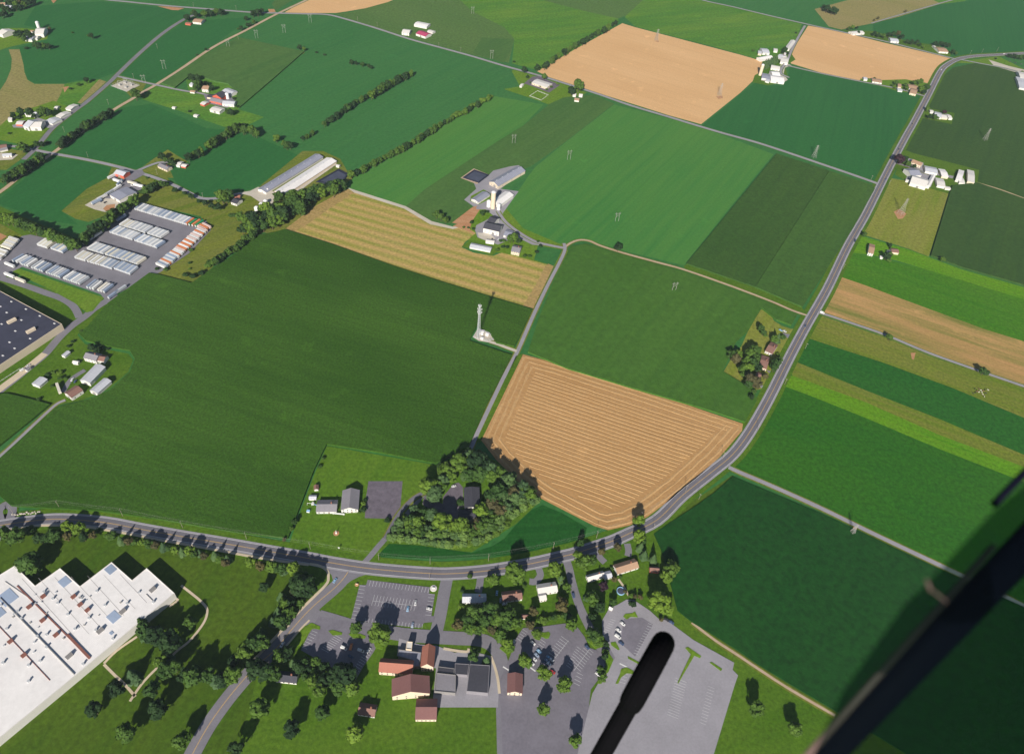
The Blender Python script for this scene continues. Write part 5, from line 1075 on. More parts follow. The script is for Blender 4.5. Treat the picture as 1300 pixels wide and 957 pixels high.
# planting along the highway
clump((0,630,6.5), [(245,275,6,'b'),(30,300,8,'o'),(130,330,10,'o',1.1),(330,345,8,'d'),(560,262,8,'l'),(650,268,8,'l'),(560,330,6,'r'),(690,335,6,'d'),(765,322,5,'r'),(820,285,4,'b'),(915,330,6,'b'),(990,355,7,'f'),(1060,368,5,'r'),(1100,375,5,'b'),(1170,380,5,'l'),(1235,395,6,'b'),(1280,400,5,'r'),(430,330,9,'o',1.1),(240,540,12,'o',1.1),(280,600,9,'o')], 'along the highway north of the white factory', 'trees north of the factory')
clump((180,660,6.5), [(60,205,6,'o'),(110,210,5,'r'),(175,212,6,'f'),(225,230,5,'b'),(285,250,6,'l'),(330,252,6,'f'),(400,262,7,'l'),(430,285,5,'o'),(475,265,5,'f'),(515,298,5,'r'),(600,285,7,'f'),(640,325,6,'b'),(705,315,6,'f'),(690,355,5,'r'),(900,348,7,'l'),(975,385,6,'r'),(1065,385,8,'l'),(1150,405,8,'o'),(1250,410,8,'l'),(1290,440,6,'l')], 'in the planting south of the highway', 'highway planting')
clump((180,660,6.5), [(1005,555,6,'d',1.1),(1150,620,7,'f'),(1220,690,7,'d'),(1255,600,6,'r'),(1130,790,8,'f'),(1080,820,6,'f'),(1240,760,7,'o')], 'on the mown lawn west of the side road', 'lawn trees')
clump((350,680,6.5), [(150,270,8,'l'),(60,260,7,'f'),(215,400,12,'d',1.2),(270,450,10,'d'),(190,450,9,'d'),(250,360,8,'o'),(60,560,8,'o'),(20,620,8,'f'),(110,640,8,'o'),(60,720,8,'d'),(200,560,6,'o'),(660,760,8,'o'),(860,810,11,'l',1.15)], 'beside the bend of the side road', 'trees at the side road')
clump((180,740,6.5), [(395,322,8,'o'),(100,430,11,'d'),(220,490,12,'d',1.1),(20,400,10,'o'),(215,610,7,'f'),(160,650,8,'l'),(200,720,10,'o'),(270,690,10,'o'),(420,770,11,'o'),(540,760,9,'o'),(600,790,8,'f'),(350,760,8,'d'),(740,760,10,'o',1.1),(660,800,9,'d'),(850,575,9,'l',1.1),(940,490,10,'o'),(1000,500,9,'o'),(990,385,6,'f'),(1080,310,7,'f'),(1160,310,9,'o'),(1130,610,8,'o'),(1255,660,6,'f'),(970,720,11,'d',1.2),(1040,740,9,'o'),(1200,560,7,'d'),(900,680,7,'d'),(1280,700,6,'f'),(760,650,7,'d'),(1100,760,8,'o')], 'in the dark plantings by the side road at the bottom', 'trees by the side road')
clump((0,740,6.5), [(1195,385,10,'f',1.1),(1170,330,7,'o'),(1085,755,10,'f',1.1),(960,880,9,'d'),(1250,880,9,'o')], 'right of the white factory', 'trees right of the factory')
clump((350,760,6.5), [(140,520,6,'f'),(190,560,7,'d'),(240,520,6,'o'),(270,580,6,'d'),(330,530,6,'o'),(320,620,6,'o'),(300,680,8,'l'),(400,560,6,'d'),(250,640,6,'o'),(400,680,8,'d'),(560,640,12,'d',1.2),(480,650,9,'d'),(530,720,10,'o'),(360,760,8,'l'),(630,740,9,'l'),(80,480,6,'d')], 'south of the lower church car park', 'trees south of the car park')
clump((530,670,6.5), [(800,385,13,'l',1.1),(1125,350,9,'l'),(620,430,7,'y'),(435,400,3.5,'b'),(360,650,4,'y'),(480,700,10,'o',1.1),(600,670,10,'o',1.1),(560,760,9,'o'),(650,750,9,'o'),(740,720,10,'o',1.1),(730,800,8,'o'),(820,790,7,'o'),(330,800,7,'r'),(430,830,7,'o'),(500,840,6,'o'),(620,840,6,'r'),(420,770,8,'o'),(960,690,6,'r'),(930,780,6,'y'),(1190,640,9,'r',1.1),(1180,420,5,'y'),(1230,500,6,'o'),(1270,780,6,'o'),(370,520,2.5,'B'),(860,540,3,'b'),(1240,740,5,'b'),(880,480,3,'b')], 'round the three houses south of the highway', 'trees round the southern houses')
hedge((530,670,6.5), (1000,770, 1080,745, 1160,735, 1230,715), 9, 3.4, 'byb', 'in the hedge behind the white roofed house', 'hedge bushes behind the white house', jit=1)
hedge((600,780,7.647), (-10,140, 60,150, 150,140, 250,110, 340,120, 420,100), 14, 5, 'olol', 'in the tree row along the church road', 'trees along the church road', jit=2)
clump((700,660,6.5), [(270,350,10,'l',1.1),(230,305,8,'l'),(330,330,8,'o'),(415,260,6,'r'),(548,225,6,'r'),(720,140,9,'l'),(750,165,7,'o'),(740,215,7,'f'),(770,280,7,'f'),(845,310,7,'f'),(980,405,10,'l',1.1),(950,470,9,'l'),(1020,390,7,'l'),(890,690,13,'l',1.15),(960,740,8,'l'),(340,650,9,'o',1.1),(300,620,6,'f'),(430,545,7,'p'),(400,720,7,'d'),(510,680,5,'o'),(660,625,4,'y'),(690,630,3.5,'r'),(735,635,3.5,'r'),(520,490,4,'r'),(570,470,2.5,'b'),(660,690,3.5,'B'),(610,590,3,'r'),(30,420,7,'o'),(80,480,6,'f'),(340,800,5,'d'),(500,400,2.5,'b'),(690,370,2.5,'b')], 'in the gardens round the tan roofed ranch house', 'garden trees by the ranch house')
clump((470,780,7.647), [(1000,400,8,'o'),(1130,440,6,'f'),(20,240,4,'b')], 'between the church annexes and the car park', 'trees at the church annexes')
clump((600,780,7.647), [(270,200,8,'o'),(330,290,8,'l'),(360,320,6,'o'),(505,440,8,'l'),(540,480,5,'o'),(700,570,9,'l'),(890,680,9,'l'),(620,195,6,'y'),(955,110,7,'o'),(1170,200,9,'o',1.1),(1200,150,6,'f'),(1220,250,8,'o'),(1290,370,4,'b'),(1250,540,5,'o'),(1260,610,6,'o'),(560,100,6,'r'),(690,60,5,'y')], 'on the islands of the shaded car park', 'car park trees')
clump((730,750,5.65), [(420,95,4,'d'),(618,205,3,'r'),(225,380,4,'d'),(215,470,4,'d')], 'at the edge of the pale car park', 'small trees at the pale car park')
clump(I1, [(120,900,9,'d'),(160,930,11,'o'),(200,900,10,'d'),(230,940,10,'o'),(330,900,10,'o'),(370,925,9,'d'),(410,905,9,'o'),(300,950,9,'d'),(450,930,10,'l'),(690,900,8,'l'),(960,900,9,'o'),(1010,925,8,'o'),(730,940,8,'o')], 'along the bottom edge of the picture', 'trees at the bottom edge')
clump(I1, [(785,314,8,'d',1.2)], 'at the bend of the dirt lane under the pale soybean field', 'lane bend tree')
clump(I1, [(737,690,7,'o',.7),(811,661,9,'l')], 'standing beside the highway by the stubble field', 'highway trees')
print('trees', NT[0])
# ------------------------------------------------------------------ trailers
def trailer_mesh(col):
    b = MB(); L, W = 14.6, 2.55
    b.box(-L/2, L/2, -W/2, W/2, 1.15, 4.05, 0); 
    for i in range(12): x = -L/2+.9+i*(L-1.8)/11; b.box(x-.05, x+.05, -W/2-.03, W/2+.03, 1.3, 4.0, 0)
    b.box(-L/2-.04, -L/2, -W/2+.1, -.03, 1.25, 3.95, 1); b.box(-L/2-.04, -L/2, .03, W/2-.1, 1.25, 3.95, 1)
    b.box(-L/2+.4, L/2-.6, -.5, .5, .95, 1.15, 2)
    for x in (-L/2+1.6, -L/2+2.9):
        for s in (-1, 1): b.bar((x, s*.75, .5), (x, s*1.25, .5), .5, 3, n=12)
    for s in (-1, 1): b.bar((L/2-2.8, s*.8, 0), (L/2-2.8, s*.8, 1.15), .09, 2)
    b.box(-L/2+.1, -L/2+.25, -1.0, 1.0, .45, .6, 2)
    return b.mesh('trailer', [M[col], M['steel'], M['steel_dark'], M['tyre']])
TM = {c: trailer_mesh('p_'+c) for c in ('white','grey','blue','cream','orange','green','pink')}
CN = dict(white='white', grey='silver grey', blue='blue grey', cream='cream white', orange='orange', green='green', pink='pale pink')
def trailers(z, a, b, n, d, cols, where, skip=(), group='box trailers parked in the depot'):
    f = Zm(*z); A, B = f(*a)[0], f(*b)[0]; s = z[2]
    per = {}; prev = None; rt_ = random.Random(n*31+int(a[0]))
    for i in range(n):
        if i in skip: continue
        t = i/max(1, n-1); x, y = A[0]+(B[0]-A[0])*t, A[1]+(B[1]-A[1])*t
        p, e = G(x, y), G(x+d[0]/s, y+d[1]/s); u = (e-p).normalized()
        c = rt_.choice([k_ for k_ in cols if k_ != prev] or cols) if len(cols) > 1 else cols; prev = c; c = c if isinstance(cols, str) else cols[i % len(cols)]
        if isinstance(cols, str): c = {'w':'white','g':'grey','b':'blue','c':'cream','o':'orange','G':'green','p':'pink'}[c]
        per[c] = per.get(c, 0)+1
        o = link('box_trailer', TM[c]); o.location = (p.x+u.x*(7.4+random.uniform(-.5,.5)), p.y+u.y*7.4, .3); o.rotation_euler = (0, 0, math.atan2(u.y, u.x)+random.uniform(-.012,.012))
        o.scale = (1, 1, random.choice((1, 1, .97)))
        tag(o, '%s %s box trailer from the left %s' % (ordn(per[c]), CN[c], where) if n > 1 else '%s box trailer %s' % (CN[c], where), 'trailer', group)
Q2 = (0,250,6.5); QT = (130,220,6.5)
trailers(Q2, (190,572), (655,732), 24, (92,-62), 'wgwbwg', 'in the front row above the green strip', (3, 9, 16))
trailers(Q2, (112,545), (172,560), 3, (92,-52), 'gbw', 'in the trio left of the front row')
trailers(Q2, (725,762), (862,800), 7, (92,-72), 'wgwbc', 'in the short row by the green strip', (3,))
trailers(Q2, (318,412), (388,434), 6, (80,-55), 'wcww', 'in the left block below the tree belt')
trailers(Q2, (432,442), (518,472), 7, (85,-58), 'bbgbcw', 'in the right block below the tree belt')
trailers(Q2, (628,518), (700,540), 5, (85,-62), 'cwcw', 'in the first block of the middle row')
trailers(Q2, (730,548), (815,572), 5, (85,-62), 'cccw', 'in the second block of the middle row')
trailers(Q2, (838,578), (920,606), 6, (85,-65), 'gcgwb', 'in the third block of the middle row')
trailers(Q2, (952,608), (1070,650), 8, (85,-68), 'bgbbg', 'in the fourth block of the middle row')
trailers(Q2, (730,445), (850,482), 8, (92,-58), 'gwgbw', 'in the first block behind the middle row')
trailers(Q2, (876,490), (1058,544), 11, (92,-60), 'cwgbbb', 'in the second block behind the middle row')
trailers(Q2, (1078,552), (1132,570), 4, (88,-60), 'cgw', 'in the small group behind the middle row')
trailers(Q2, (915,308), (1290,432), 25, (80,-52), 'bwgwbgw', 'in the long double block, front line', (12,))
trailers(QT, (215,462), (480,545), 17, (78,-52), 'gwwg', 'in the long double block, back line', (9,))
trailers(Q2, (995,250), (1048,268), 4, (78,-52), 'wwcw', 'in the group beside the long block')
trailers(QT, (490,560), (590,570), 0, (78,-52), 'w', 'x')
trailers(QT, (275,312), (680,432), 25, (72,-52), 'ggbgwb', 'in the top row of the depot')
trailers(QT, (695,436), (770,452), 4, (72,-52), 'GGoG', 'at the right end of the top row')
trailers(QT, (452,758), (585,650), 11, (78,34), 'wbgwbwwbow', 'in the lower slanted row by the fence')
trailers(QT, (598,640), (795,462), 15, (78,34), 'owpwopwwow', 'in the upper slanted row by the fence')
trailers(QT, (790,450), (830,430), 3, (60,30), 'pop', 'at the top of the slanted row')
trailers(Q2, (-60,500), (85,350), 12, (85,28), 'wwcw', 'along the left edge of the depot', (5,))
trailers(Q2, (50,560), (60,566), 1, (85,35), 'w', 'alone below the front row')
trailers(Q2, (48,645), (60,650), 1, (85,35), 'w', 'on the road below the green strip, upper one')
trailers(Q2, (138,685), (150,690), 1, (85,35), 'c', 'on the road below the green strip, lower one')
for i, (a, d) in enumerate((((690,400),(80,-52)),((770,348),(80,-52)),((968,210),(80,-50)),((960,805),(85,-58)),((900,848),(85,-60)))):
    trailers(Q2, a, a, 1, d, 'gwbgb'[i], ['along the belt behind the middle row, lower one','along the belt behind the middle row, upper one','alone at the top left fence','at the exit beside the corn','nearest the exit beside the corn'][i])
trailers((0,380,6.5), (478,712), (478,712), 1, (28,75), 'c', 'beside the brown roofed barn', group='box trailers outside the depot')
for i, a in enumerate(((895,640),(940,650),(760,850),(810,815),(870,780),(940,740),(970,700),(1060,668),(1110,690))):
    trailers((0,130,6.5), a, a, 1, ((60,-30),(60,20),(60,-30),(60,-30),(60,-35),(60,-40),(60,-60),(60,15),(60,15))[i], 'wwbwgwbcw'[i], 'stored round the grey warehouse, %s from the left' % ordn((3,4,1,2,5,6,7,8,9)[i]), group='trailers of the storage yard')
# ------------------------------------------------------------------ cars
def car_meshes(kind):
    b = MB(); g_ = MB()
    if kind == 'van': prof = [(-2.6,.35),(-2.6,1.9),(-2.45,2.05),(1.3,2.05),(2.0,1.2),(2.7,1.0),(2.75,.35)]; gp = [(1.25,1.95),(1.95,1.25)]
    else: prof = [(-2.25,.32),(-2.3,.85),(-1.9,.95),(-1.35,1.42),(.35,1.45),(1.05,.95),(2.1,.82),(2.25,.55),(2.25,.32)]; gp = None
    W = .92 if kind != 'van' else 1.0
    n = len(prof)
    top = [(x, W*(.82 if z > 1.2 else 1), z) for x, z in prof]
    b.add([(x, -w, z) for x, w, z in top]+[(x, w, z) for x, w, z in top], [tuple(range(n)), tuple(range(n, 2*n))[::-1]]+[(i, n+i, n+(i+1) % n, (i+1) % n) for i in range(n)])
    if kind != 'van':
        g_.add([(-1.9,-.74,.99),(-1.9,.74,.99),(-1.42,.66,1.40),(-1.42,-.66,1.40)], [(0,1,2,3),(3,2,1,0)]); g_.add([(.42,-.68,1.44),(.42,.68,1.44),(1.06,.76,.98),(1.06,-.76,.98)], [(0,1,2,3)])
        for s in (-1, 1): g_.add([(-1.5,s*.90,1.0),(.85,s*.90,1.0),(.3,s*.79,1.36),(-1.25,s*.79,1.36)], [(0,1,2,3) if s < 0 else (3,2,1,0)])
    else:
        g_.add([(1.36,-.8,2.02),(1.36,.8,2.02),(2.02,.88,1.24),(2.02,-.88,1.24)], [(0,1,2,3)])
        for s in (-1, 1): g_.add([(.4,s*1.01,1.2),(1.6,s*1.01,1.2),(1.2,s*.9,1.85),(.4,s*.9,1.85)], [(0,1,2,3) if s < 0 else (3,2,1,0)])
    return b, g_
CARM = {}
wheel = MB(); wheel.bar((0,-.11,0), (0,.11,0), .33, n=14); wheel = wheel.mesh('wheel', M['tyre'])
def car(px, to, col, label, kind='car', group=None, cat='car', z=.3):
    key = (kind, col)
    if key not in CARM: b, g_ = car_meshes(kind); CARM[key] = (b.mesh('body', M['p_'+col]), g_.mesh('windows', M['glass']))
    p, q_ = G(*px), G(*to); a = math.atan2(q_.y-p.y, q_.x-p.x)
    r = empty('van' if kind == 'van' else 'parked_car' if group != 'traffic' else 'driving_car', (p.x, p.y, z), a); tag(r, label, 'van' if kind == 'van' else cat, {'traffic': 'vehicles driving on the roads'}.get(group, group) or 'parked cars')
    link('body', CARM[key][0], r); link('windows', CARM[key][1], r)
    for x in (-1.45, 1.4):
        for s in (-1, 1): w = link('wheel', wheel, r); w.location = (x, s*.86, .33)
def cars(z, rows, group=None):
    f = Zm(*z)
    for (x, y, dx, dy, col, label, *k) in rows: car(f(x, y)[0], f(x+dx, y+dy)[0], col, label, k[0] if k else 'car', group)
cars((430,720,8.667), [(760,462,8,-45,'sky','light blue car in the upper car park, left one of the middle pair'),(845,395,6,-45,'silver','silver car in the upper car park, right one of the middle pair'),(996,462,45,8,'white','white car parked at the east side of the upper car park'),(812,640,8,-45,'blue','blue grey car in the bottom row of the upper car park')])
cars((350,680,6.5), [(490,372,20,-30,'sky','light blue car waiting near the main junction'),], 'traffic')
cars((350,760,6.5), [(55,380,-20,30,'white','white car driving through tree shade on the side road')], 'traffic')
cars((350,760,6.5), [(562,410,40,22,'white','white vehicle left of the orange truck in the lower car park','van'),(702,430,40,15,'white','white vehicle right of the orange truck in the lower car park','van'),(768,428,15,-20,'silver','small silver car beside the right white vehicle'),(622,400,8,-30,'orange','orange truck between two white vehicles','van'),(620,480,35,22,'navy','dark low car in front of the orange truck')])
cars((600,780,7.647), [(585,280,30,25,'white','white car at the top of the shaded car park row'),(645,360,25,22,'sky','blue car in the car park row, first below the white car'),(620,395,25,22,'blue','grey blue car in the car park row, second below the white car'),(598,435,25,22,'silver','silver car in the car park row, third below the white car'),(575,475,25,22,'white','white car at the lower end of the car park row'),
   (740,420,28,18,'sky','blue car at the top of the tree shaded cluster'),(722,450,28,18,'blue','grey blue car in the tree shaded cluster, upper left'),(762,440,28,18,'silver','silver car in the tree shaded cluster, upper right'),(735,480,28,18,'white','white car in the middle of the tree shaded cluster'),(700,470,28,18,'navy','dark blue car at the left of the tree shaded cluster'),(775,560,28,18,'red','red car under the car park tree'),(1215,580,30,22,'white','white car at the right edge of the shaded car park'),(402,270,10,-40,'white','white car beside the tree island at the upper left of the lot'),(1110,318,20,20,'navy','dark car in the upper right bays')])
cars((730,750,5.65), [(340,238,30,25,'white','white car highest of the four on the pale car park'),(310,285,30,25,'white','white car second of the four on the pale car park'),(305,330,40,28,'white','white van third of the four on the pale car park','van'),(330,378,30,20,'navy','dark car lowest of the four on the pale car park'),(655,208,30,18,'black','black car at the corner of the pale car park'),(690,228,30,18,'navy','dark blue car beside the black one at the corner of the pale car park')])
cars((530,670,6.5), [(655,540,3,-30,'sky','bright blue car beside the brown roofed house'),(685,600,3,-30,'blue','grey blue car in the shade beside the brown roofed house'),(720,630,40,-8,'white','white car below the brown roofed house'),(1285,560,10,30,'navy','dark car on the lane beside the white house')])
cars((700,660,6.5), [(180,620,10,35,'navy','dark blue car parked on the lane by the white bungalow')])
cars((900,380,7.975), [(975,275,-15,30,'navy','dark car on the highway beside the wooded house lot'),(1145,140,30,12,'white','white van turning at the lane mouth','van'),(765,328,25,15,'white','white car in the driveway of the wooded lot'),(725,318,25,15,'sky','blue car in the driveway of the wooded lot')], 'traffic')
cars((1080,170,6.5), [(287,378,-12,25,'navy','dark car on the highway at the side road junction'),(395,130,-10,25,'black','black car on the highway left of the purple tree')], 'traffic')
cars((1030,230,6.5), [(360,495,-10,30,'navy','dark blue van on the highway beside the white house','van')], 'traffic')
cars((1040,0,5), [(775,445,20,-30,'white','white car on the highway curve at the top right'),(1172,345,-30,2,'white','white car on the far highway at the top right'),(590,790,-10,30,'black','black car on the highway beside the green field')], 'traffic')
cars((1190,40,10.64), [(975,412,40,8,'black','black car at the far car park, left one'),(1055,432,40,8,'black','black car at the far car park, middle one'),(1130,448,40,8,'black','black car at the far car park, right one')])
cars((0,380,6.5), [(235,552,30,-20,'silver','silver car near the gate booth'),(600,665,15,-20,'white','white car between the barns'),(625,680,15,-20,'navy','dark car between the barns'),(770,690,20,-15,'white','white car beside the striped roof shed'),(190,585,30,-18,'white','white van near the gate booth','van')])
cars((0,130,6.5), [(940,612,20,-15,'white','white van beside the red barn','van'),(960,625,20,-15,'navy','dark car beside the red barn'),(840,820,30,-20,'navy','dark blue car in the storage yard, left one'),(870,830,30,-20,'black','black car in the storage yard, right one'),(1090,690,30,10,'white','white car right of the grey warehouse')])
cars((560,260,6.5), [(420,290,10,-20,'black','black car behind the white open shed'),(475,288,10,-20,'silver','silver car on the yard near the machine shed')])
cars((490,560,6.5), [(525,450,30,-5,'black','dark car on the grove driveway') if False else (560,375,30,-8,'silver','silver car on the grove driveway')])
# ------------------------------------------------------------------ poles, wires, pylons
def pole(px, ang, h, label, group):
    p = G(*px); r = empty('utility_pole', (p.x, p.y, 0), ang); tag(r, label, 'pole', group)
    link('post', unit('post', ('up', h), lambda b: b.bar((0,0,-.5), (0,0,h), .17, n=8, r2=.11), M['wood']), r)
    link('crossarm', unit('crossarm', ('xa', h), lambda b: (b.box(-1.25,1.25,-.07,.07,h-.9,h-.75), b.bar((-.9,0,h-.85),(0,0,h-1.7),.03), b.bar((.9,0,h-.85),(0,0,h-1.7),.03)), M['wood']), r)
    link('insulator', unit('insulator', ('in', h), lambda b: [b.bar((x,0,h-.75),(x,0,h-.5),.06) for x in (-1.1,-.4,.4,1.1)], M['steel']), r)
    return Vector((p.x, p.y, h-.5)), ang
def wires(P_, label, offs=(-1.1, .4, 1.1)):
    b = MB()
    for (a, aa), (c, ca) in zip(P_[:-1], P_[1:]):
        for o in offs:
            u = a+Vector((math.cos(aa), math.sin(aa), 0))*o; v = c+Vector((math.cos(ca), math.sin(ca), 0))*o; pr = None
            for k in range(9):
                t = k/8; q_ = u.lerp(v, t); q_.z -= 4*.9*t*(1-t)
                if pr: b.bar(pr, q_, .022, n=3)
                pr = q_
    tag(b.build('power_line', M['steel_dark']), label, 'power line')
def poles(pts, h, where, group, wire=True):
    g_ = [G(*p) for p in pts]; out = []
    for i, p in enumerate(pts):
        d = g_[min(i+1, len(g_)-1)]-g_[max(i-1, 0)]; a = math.atan2(d.y, d.x)+math.pi/2
        out.append(pole(p, a, h, 'wooden utility pole %s, %s from the left' % (where, ordn(i+1)), group))
    if wire: wires(out, 'thin sagging wires strung on the poles ' + where)
poles([(17,652),(76,645),(156,655),(232,670),(313,684),(394,697),(481,711),(546,716),(620,712),(702,697),(757,683),(813,659),(870,624),(917,583)], 11, 'along the north side of the highway', 'utility poles along the highway')
poles([(545,735),(628,735),(829,672),(887,634),(962,546),(996,488),(1022,443),(1070,342),(1128,235)], 9, 'along the east side of the highway', 'utility poles east of the highway', False)
poles([(138,133),(107,168),(82,168),(170,100),(200,62)], 9, 'beside the country road at the upper left', 'utility poles upper left', False)
poles([(246,9),(300,13),(303,52),(454,27),(479,34),(557,60),(585,66),(683,92)], 9, 'along the far road', 'utility poles far road', False)
poles([(1105,230),(1231,70),(1246,68),(1265,66)], 10, 'near the far highway', 'utility poles far highway', False)
poles([(258,252),(200,222),(112,200)], 9, 'beside the winding road', 'utility poles winding road', False)
def pylon(px, h, label, ang=.3):
    p = G(*px); r = empty('pylon', (p.x, p.y, 0), ang); tag(r, label, 'pylon', 'lattice pylons in the fields')
    b = MB(); w0, w1 = h*.14, h*.028; n = 7
    def c(k, i): t = i/n; w = w0+(w1-w0)*min(1, t*1.25); s = ((1,1),(-1,1),(-1,-1),(1,-1))[k % 4]; return (s[0]*w, s[1]*w, h*t)
    for k in range(4):
        for i in range(n):
            b.bar(c(k,i), c(k,i+1), .10); b.bar(c(k,i), c(k+1,i+1), .055); b.bar(c(k+1,i), c(k,i+1), .055); b.bar(c(k,i+1), c(k+1,i+1), .05)
    b.build('lattice', M['steel_dark'], r)
    for z_, L in ((h*.68, h*.20), (h*.82, h*.17), (h*.95, h*.14)):
        m = MB(); m.bar((-L,0,z_),(0,.2,z_+.5),.07); m.bar((L,0,z_),(0,.2,z_+.5),.07); m.bar((-L,0,z_),(0,-.2,z_-.4),.07); m.bar((L,0,z_),(0,-.2,z_-.4),.07)
        for x in (-L, L): m.bar((x,0,z_),(x,0,z_-1.3),.09)
        m.build('crossarm', M['steel_dark'], r)
pylon((1143,272), 27, 'lattice pylon in the olive field beside the highway', .5); pylon((913,122), 24, 'lattice pylon in the tan field near the white barns'); pylon((833,52), 24, 'lattice pylon at the back of the tan field')
pylon((1033,200), 22, 'lattice pylon beside the lane in the green field'); pylon((1250,178), 22, 'lattice pylon in the dark corn at the right'); pylon((1082,676), 13, 'small lattice pylon at the lane in front of the dark soybeans')
def hframe(px, h, label, ang=.3):
    p = G(*px); r = empty('h_frame_pylon', (p.x, p.y, 0), ang); tag(r, label, 'pylon', 'H frame pylons in the fields')
    for s in (-1, 1): o = link('post', unit('post', ('hf', h), lambda b: b.bar((0,0,-.5),(0,0,h),.22,n=8,r2=.15), M['steel_dark']), r); o.location = (s*2.4, 0, 0)
    m = MB(); m.box(-4.2,4.2,-.1,.1,h-2.2,h-1.95); m.bar((-2.4,0,h-3),(2.4,0,h-8),.1); m.bar((2.4,0,h-3),(-2.4,0,h-8),.1)
    for x in (-4,0,4): m.bar((x,0,h-2.2),(x,0,h-3.6),.07)
    m.build('crossarm', M['steel_dark'], r)
for px, h, l in (((722,203),17,'in the pale soybean field behind the farm'),((783,281),15,'in the pale soybean field near the dirt lane'),((855,370),15,'in the corn above the tan stubble'),((624,75),18,'beside the far road left of the school'),((600,18),16,'in the grey green field at the top'),
                 ((290,61),17,'at the back of the square corn field, left one'),((326,49),17,'at the back of the square corn field, right one'),((361,42),17,'in the soybeans below the far road, left one'),((394,29),17,'in the soybeans below the far road, right one'),((209,88),17,'between the two tracks at the upper left'),((183,105),14,'beside the fenced gravel yard'),((652,182),16,'in the dark strip behind the centre farm')):
    hframe(px, h, 'two legged pole pylon ' + l)
# cell tower
p = G(607,428); r = empty('cell_tower', (p.x, p.y, 0), .4); tag(r, 'tall white cell tower with antenna platforms in the corn field', 'cell tower')
HT = 48.0
b = MB(); n = 16
def cc(k, i): t = i/n; w = 2.3*(1-t)+.8*t; a = k*2.0944; return (w*math.cos(a), w*math.sin(a), HT*t)
for k in range(3):
    for i in range(n): b.bar(cc(k,i), cc(k,i+1), .17); b.bar(cc(k,i), cc(k+1,i+1), .10); b.bar(cc(k,i+1), cc(k+1,i+1), .07); b.bar(cc(k+1,i), cc(k,i+1), .08)
b.bar((0,0,0),(0,0,HT-1),.22,n=8)
b.build('mast', M['steel'], r)
for z_ in (HT-1.2, HT-6.5, HT-11):
    b = MB(); R0 = 2.3 if z_ > HT-2 else 3.2
    for k in range(3):
        a, c_ = k*2.0944, (k+1)*2.0944; A_ = Vector((R0*math.cos(a), R0*math.sin(a), z_)); B_ = Vector((R0*math.cos(c_), R0*math.sin(c_), z_)); b.bar(A_, B_, .12); b.bar((0,0,z_), A_, .1)
    b.build('platform', M['steel'], r)
    for k in range(3):
        a, c_ = k*2.0944, (k+1)*2.0944
        for t in (.12, .38, .62, .88):
            q_ = Vector((R0*math.cos(a), R0*math.sin(a), z_)).lerp(Vector((R0*math.cos(c_), R0*math.sin(c_), z_)), t)
            o = link('antenna', unit('antenna', 'ant', lambda m: m.box(-.17,.17,-.1,.1,-1.2,1.2), M['p_silver']), r); o.location = q_; o.rotation_euler = (0,0,math.atan2(q_.y, q_.x)+1.57)
b = MB(); b.bar((0,0,HT-1),(0,0,HT+3),.08); b.build('lightning_rod', M['steel'], r)
# small things on lawns
def small(name, cat, px, label, parts, rz=0.0):
    p_ = G(*px); r = empty(name, (p_.x, p_.y, .1), rz); tag(r, label, cat)
    for nm, mat, fn in parts: b = MB(); fn(b); b.build(nm, M[mat], r)
q = Zm(350,560,6.5)
small('playset','playset', q(290,525)[0], 'white and blue garden playset left of the meeting house', [('frame','p_white',lambda b:(b.bar((-3,-1,0),(-3,0,2.4),.1),b.bar((-3,1,0),(-3,0,2.4),.1),b.bar((1,-1,0),(1,0,2.4),.1),b.bar((1,1,0),(1,0,2.4),.1),b.bar((-3,0,2.4),(1,0,2.4),.12),b.box(1,3,-1,1,1.3,1.45))),('slide','p_sky',lambda b:b.add([(3,-.5,1.4),(3,.5,1.4),(6,.5,.1),(6,-.5,.1)],[(0,1,2,3)])),('canopy','p_white',lambda b:b.add([(.9,-1.2,2.6),(3.1,-1.2,2.6),(3.1,1.2,2.6),(.9,1.2,2.6),(2,-1.2,3.4),(2,1.2,3.4)],[(0,3,5,4),(1,4,5,2),(0,4,1),(2,5,3)]))])
small('monument','monument', q(500,760)[0], 'small white obelisk in a flower bed on the meeting house lawn', [('bed','soil',lambda b:b.lathe([(2.6,0),(2.6,.3),(.01,.35)],n=14)),('obelisk','p_white',lambda b:(b.box(-.7,.7,-.7,.7,.3,.8),b.bar((0,0,.8),(0,0,4.2),.5,n=4,r2=.2),b.bar((0,0,4.2),(0,0,4.7),.2,n=4,r2=.02)))])
small('entrance_sign','sign', q(520,608)[0], 'long white sign board in front of the meeting house entrance', [('board','p_white',lambda b:b.box(-5.4,5.4,-.6,.6,1.8,2.2)),('post','p_white',lambda b:(b.box(-5,-4.7,-.15,.15,0,1.8),b.box(4.7,5,-.15,.15,0,1.8)))])
small('shed_box','box', q(270,582)[0], 'tiny blue and white storage box left of the meeting house', [('box','p_white',lambda b:b.box(-1.3,1.3,-1,1,0,1.5)),('lid','p_sky',lambda b:b.add([(-1.4,-1.1,1.5),(1.4,-1.1,1.5),(1.4,1.1,1.8),(-1.4,1.1,1.8)],[(0,1,2,3)]))])
q = Zm(430,720,8.667)
small('oval_bed','flower bed', q(1043,232)[0], 'pale oval stone bed beside the drive of the upper car park', [('stone_ring','roof_cream',lambda b:b.lathe([(2.9,0),(2.8,.45),(.01,.6)],n=22)),('sign_block','wall_white',lambda b:b.box(-1.2,1.2,-.2,.2,.5,1.6))])
small('boulder_bed','flower bed', q(200,188)[0], 'small tan mulch bed with a sign at the corner of the upper car park', [('mulch','soil',lambda b:b.lathe([(1.8,0),(1.5,.25),(.01,.3)],n=12)),('sign_board','wall_cream',lambda b:b.box(-.9,.9,-.1,.1,.3,1.3))])
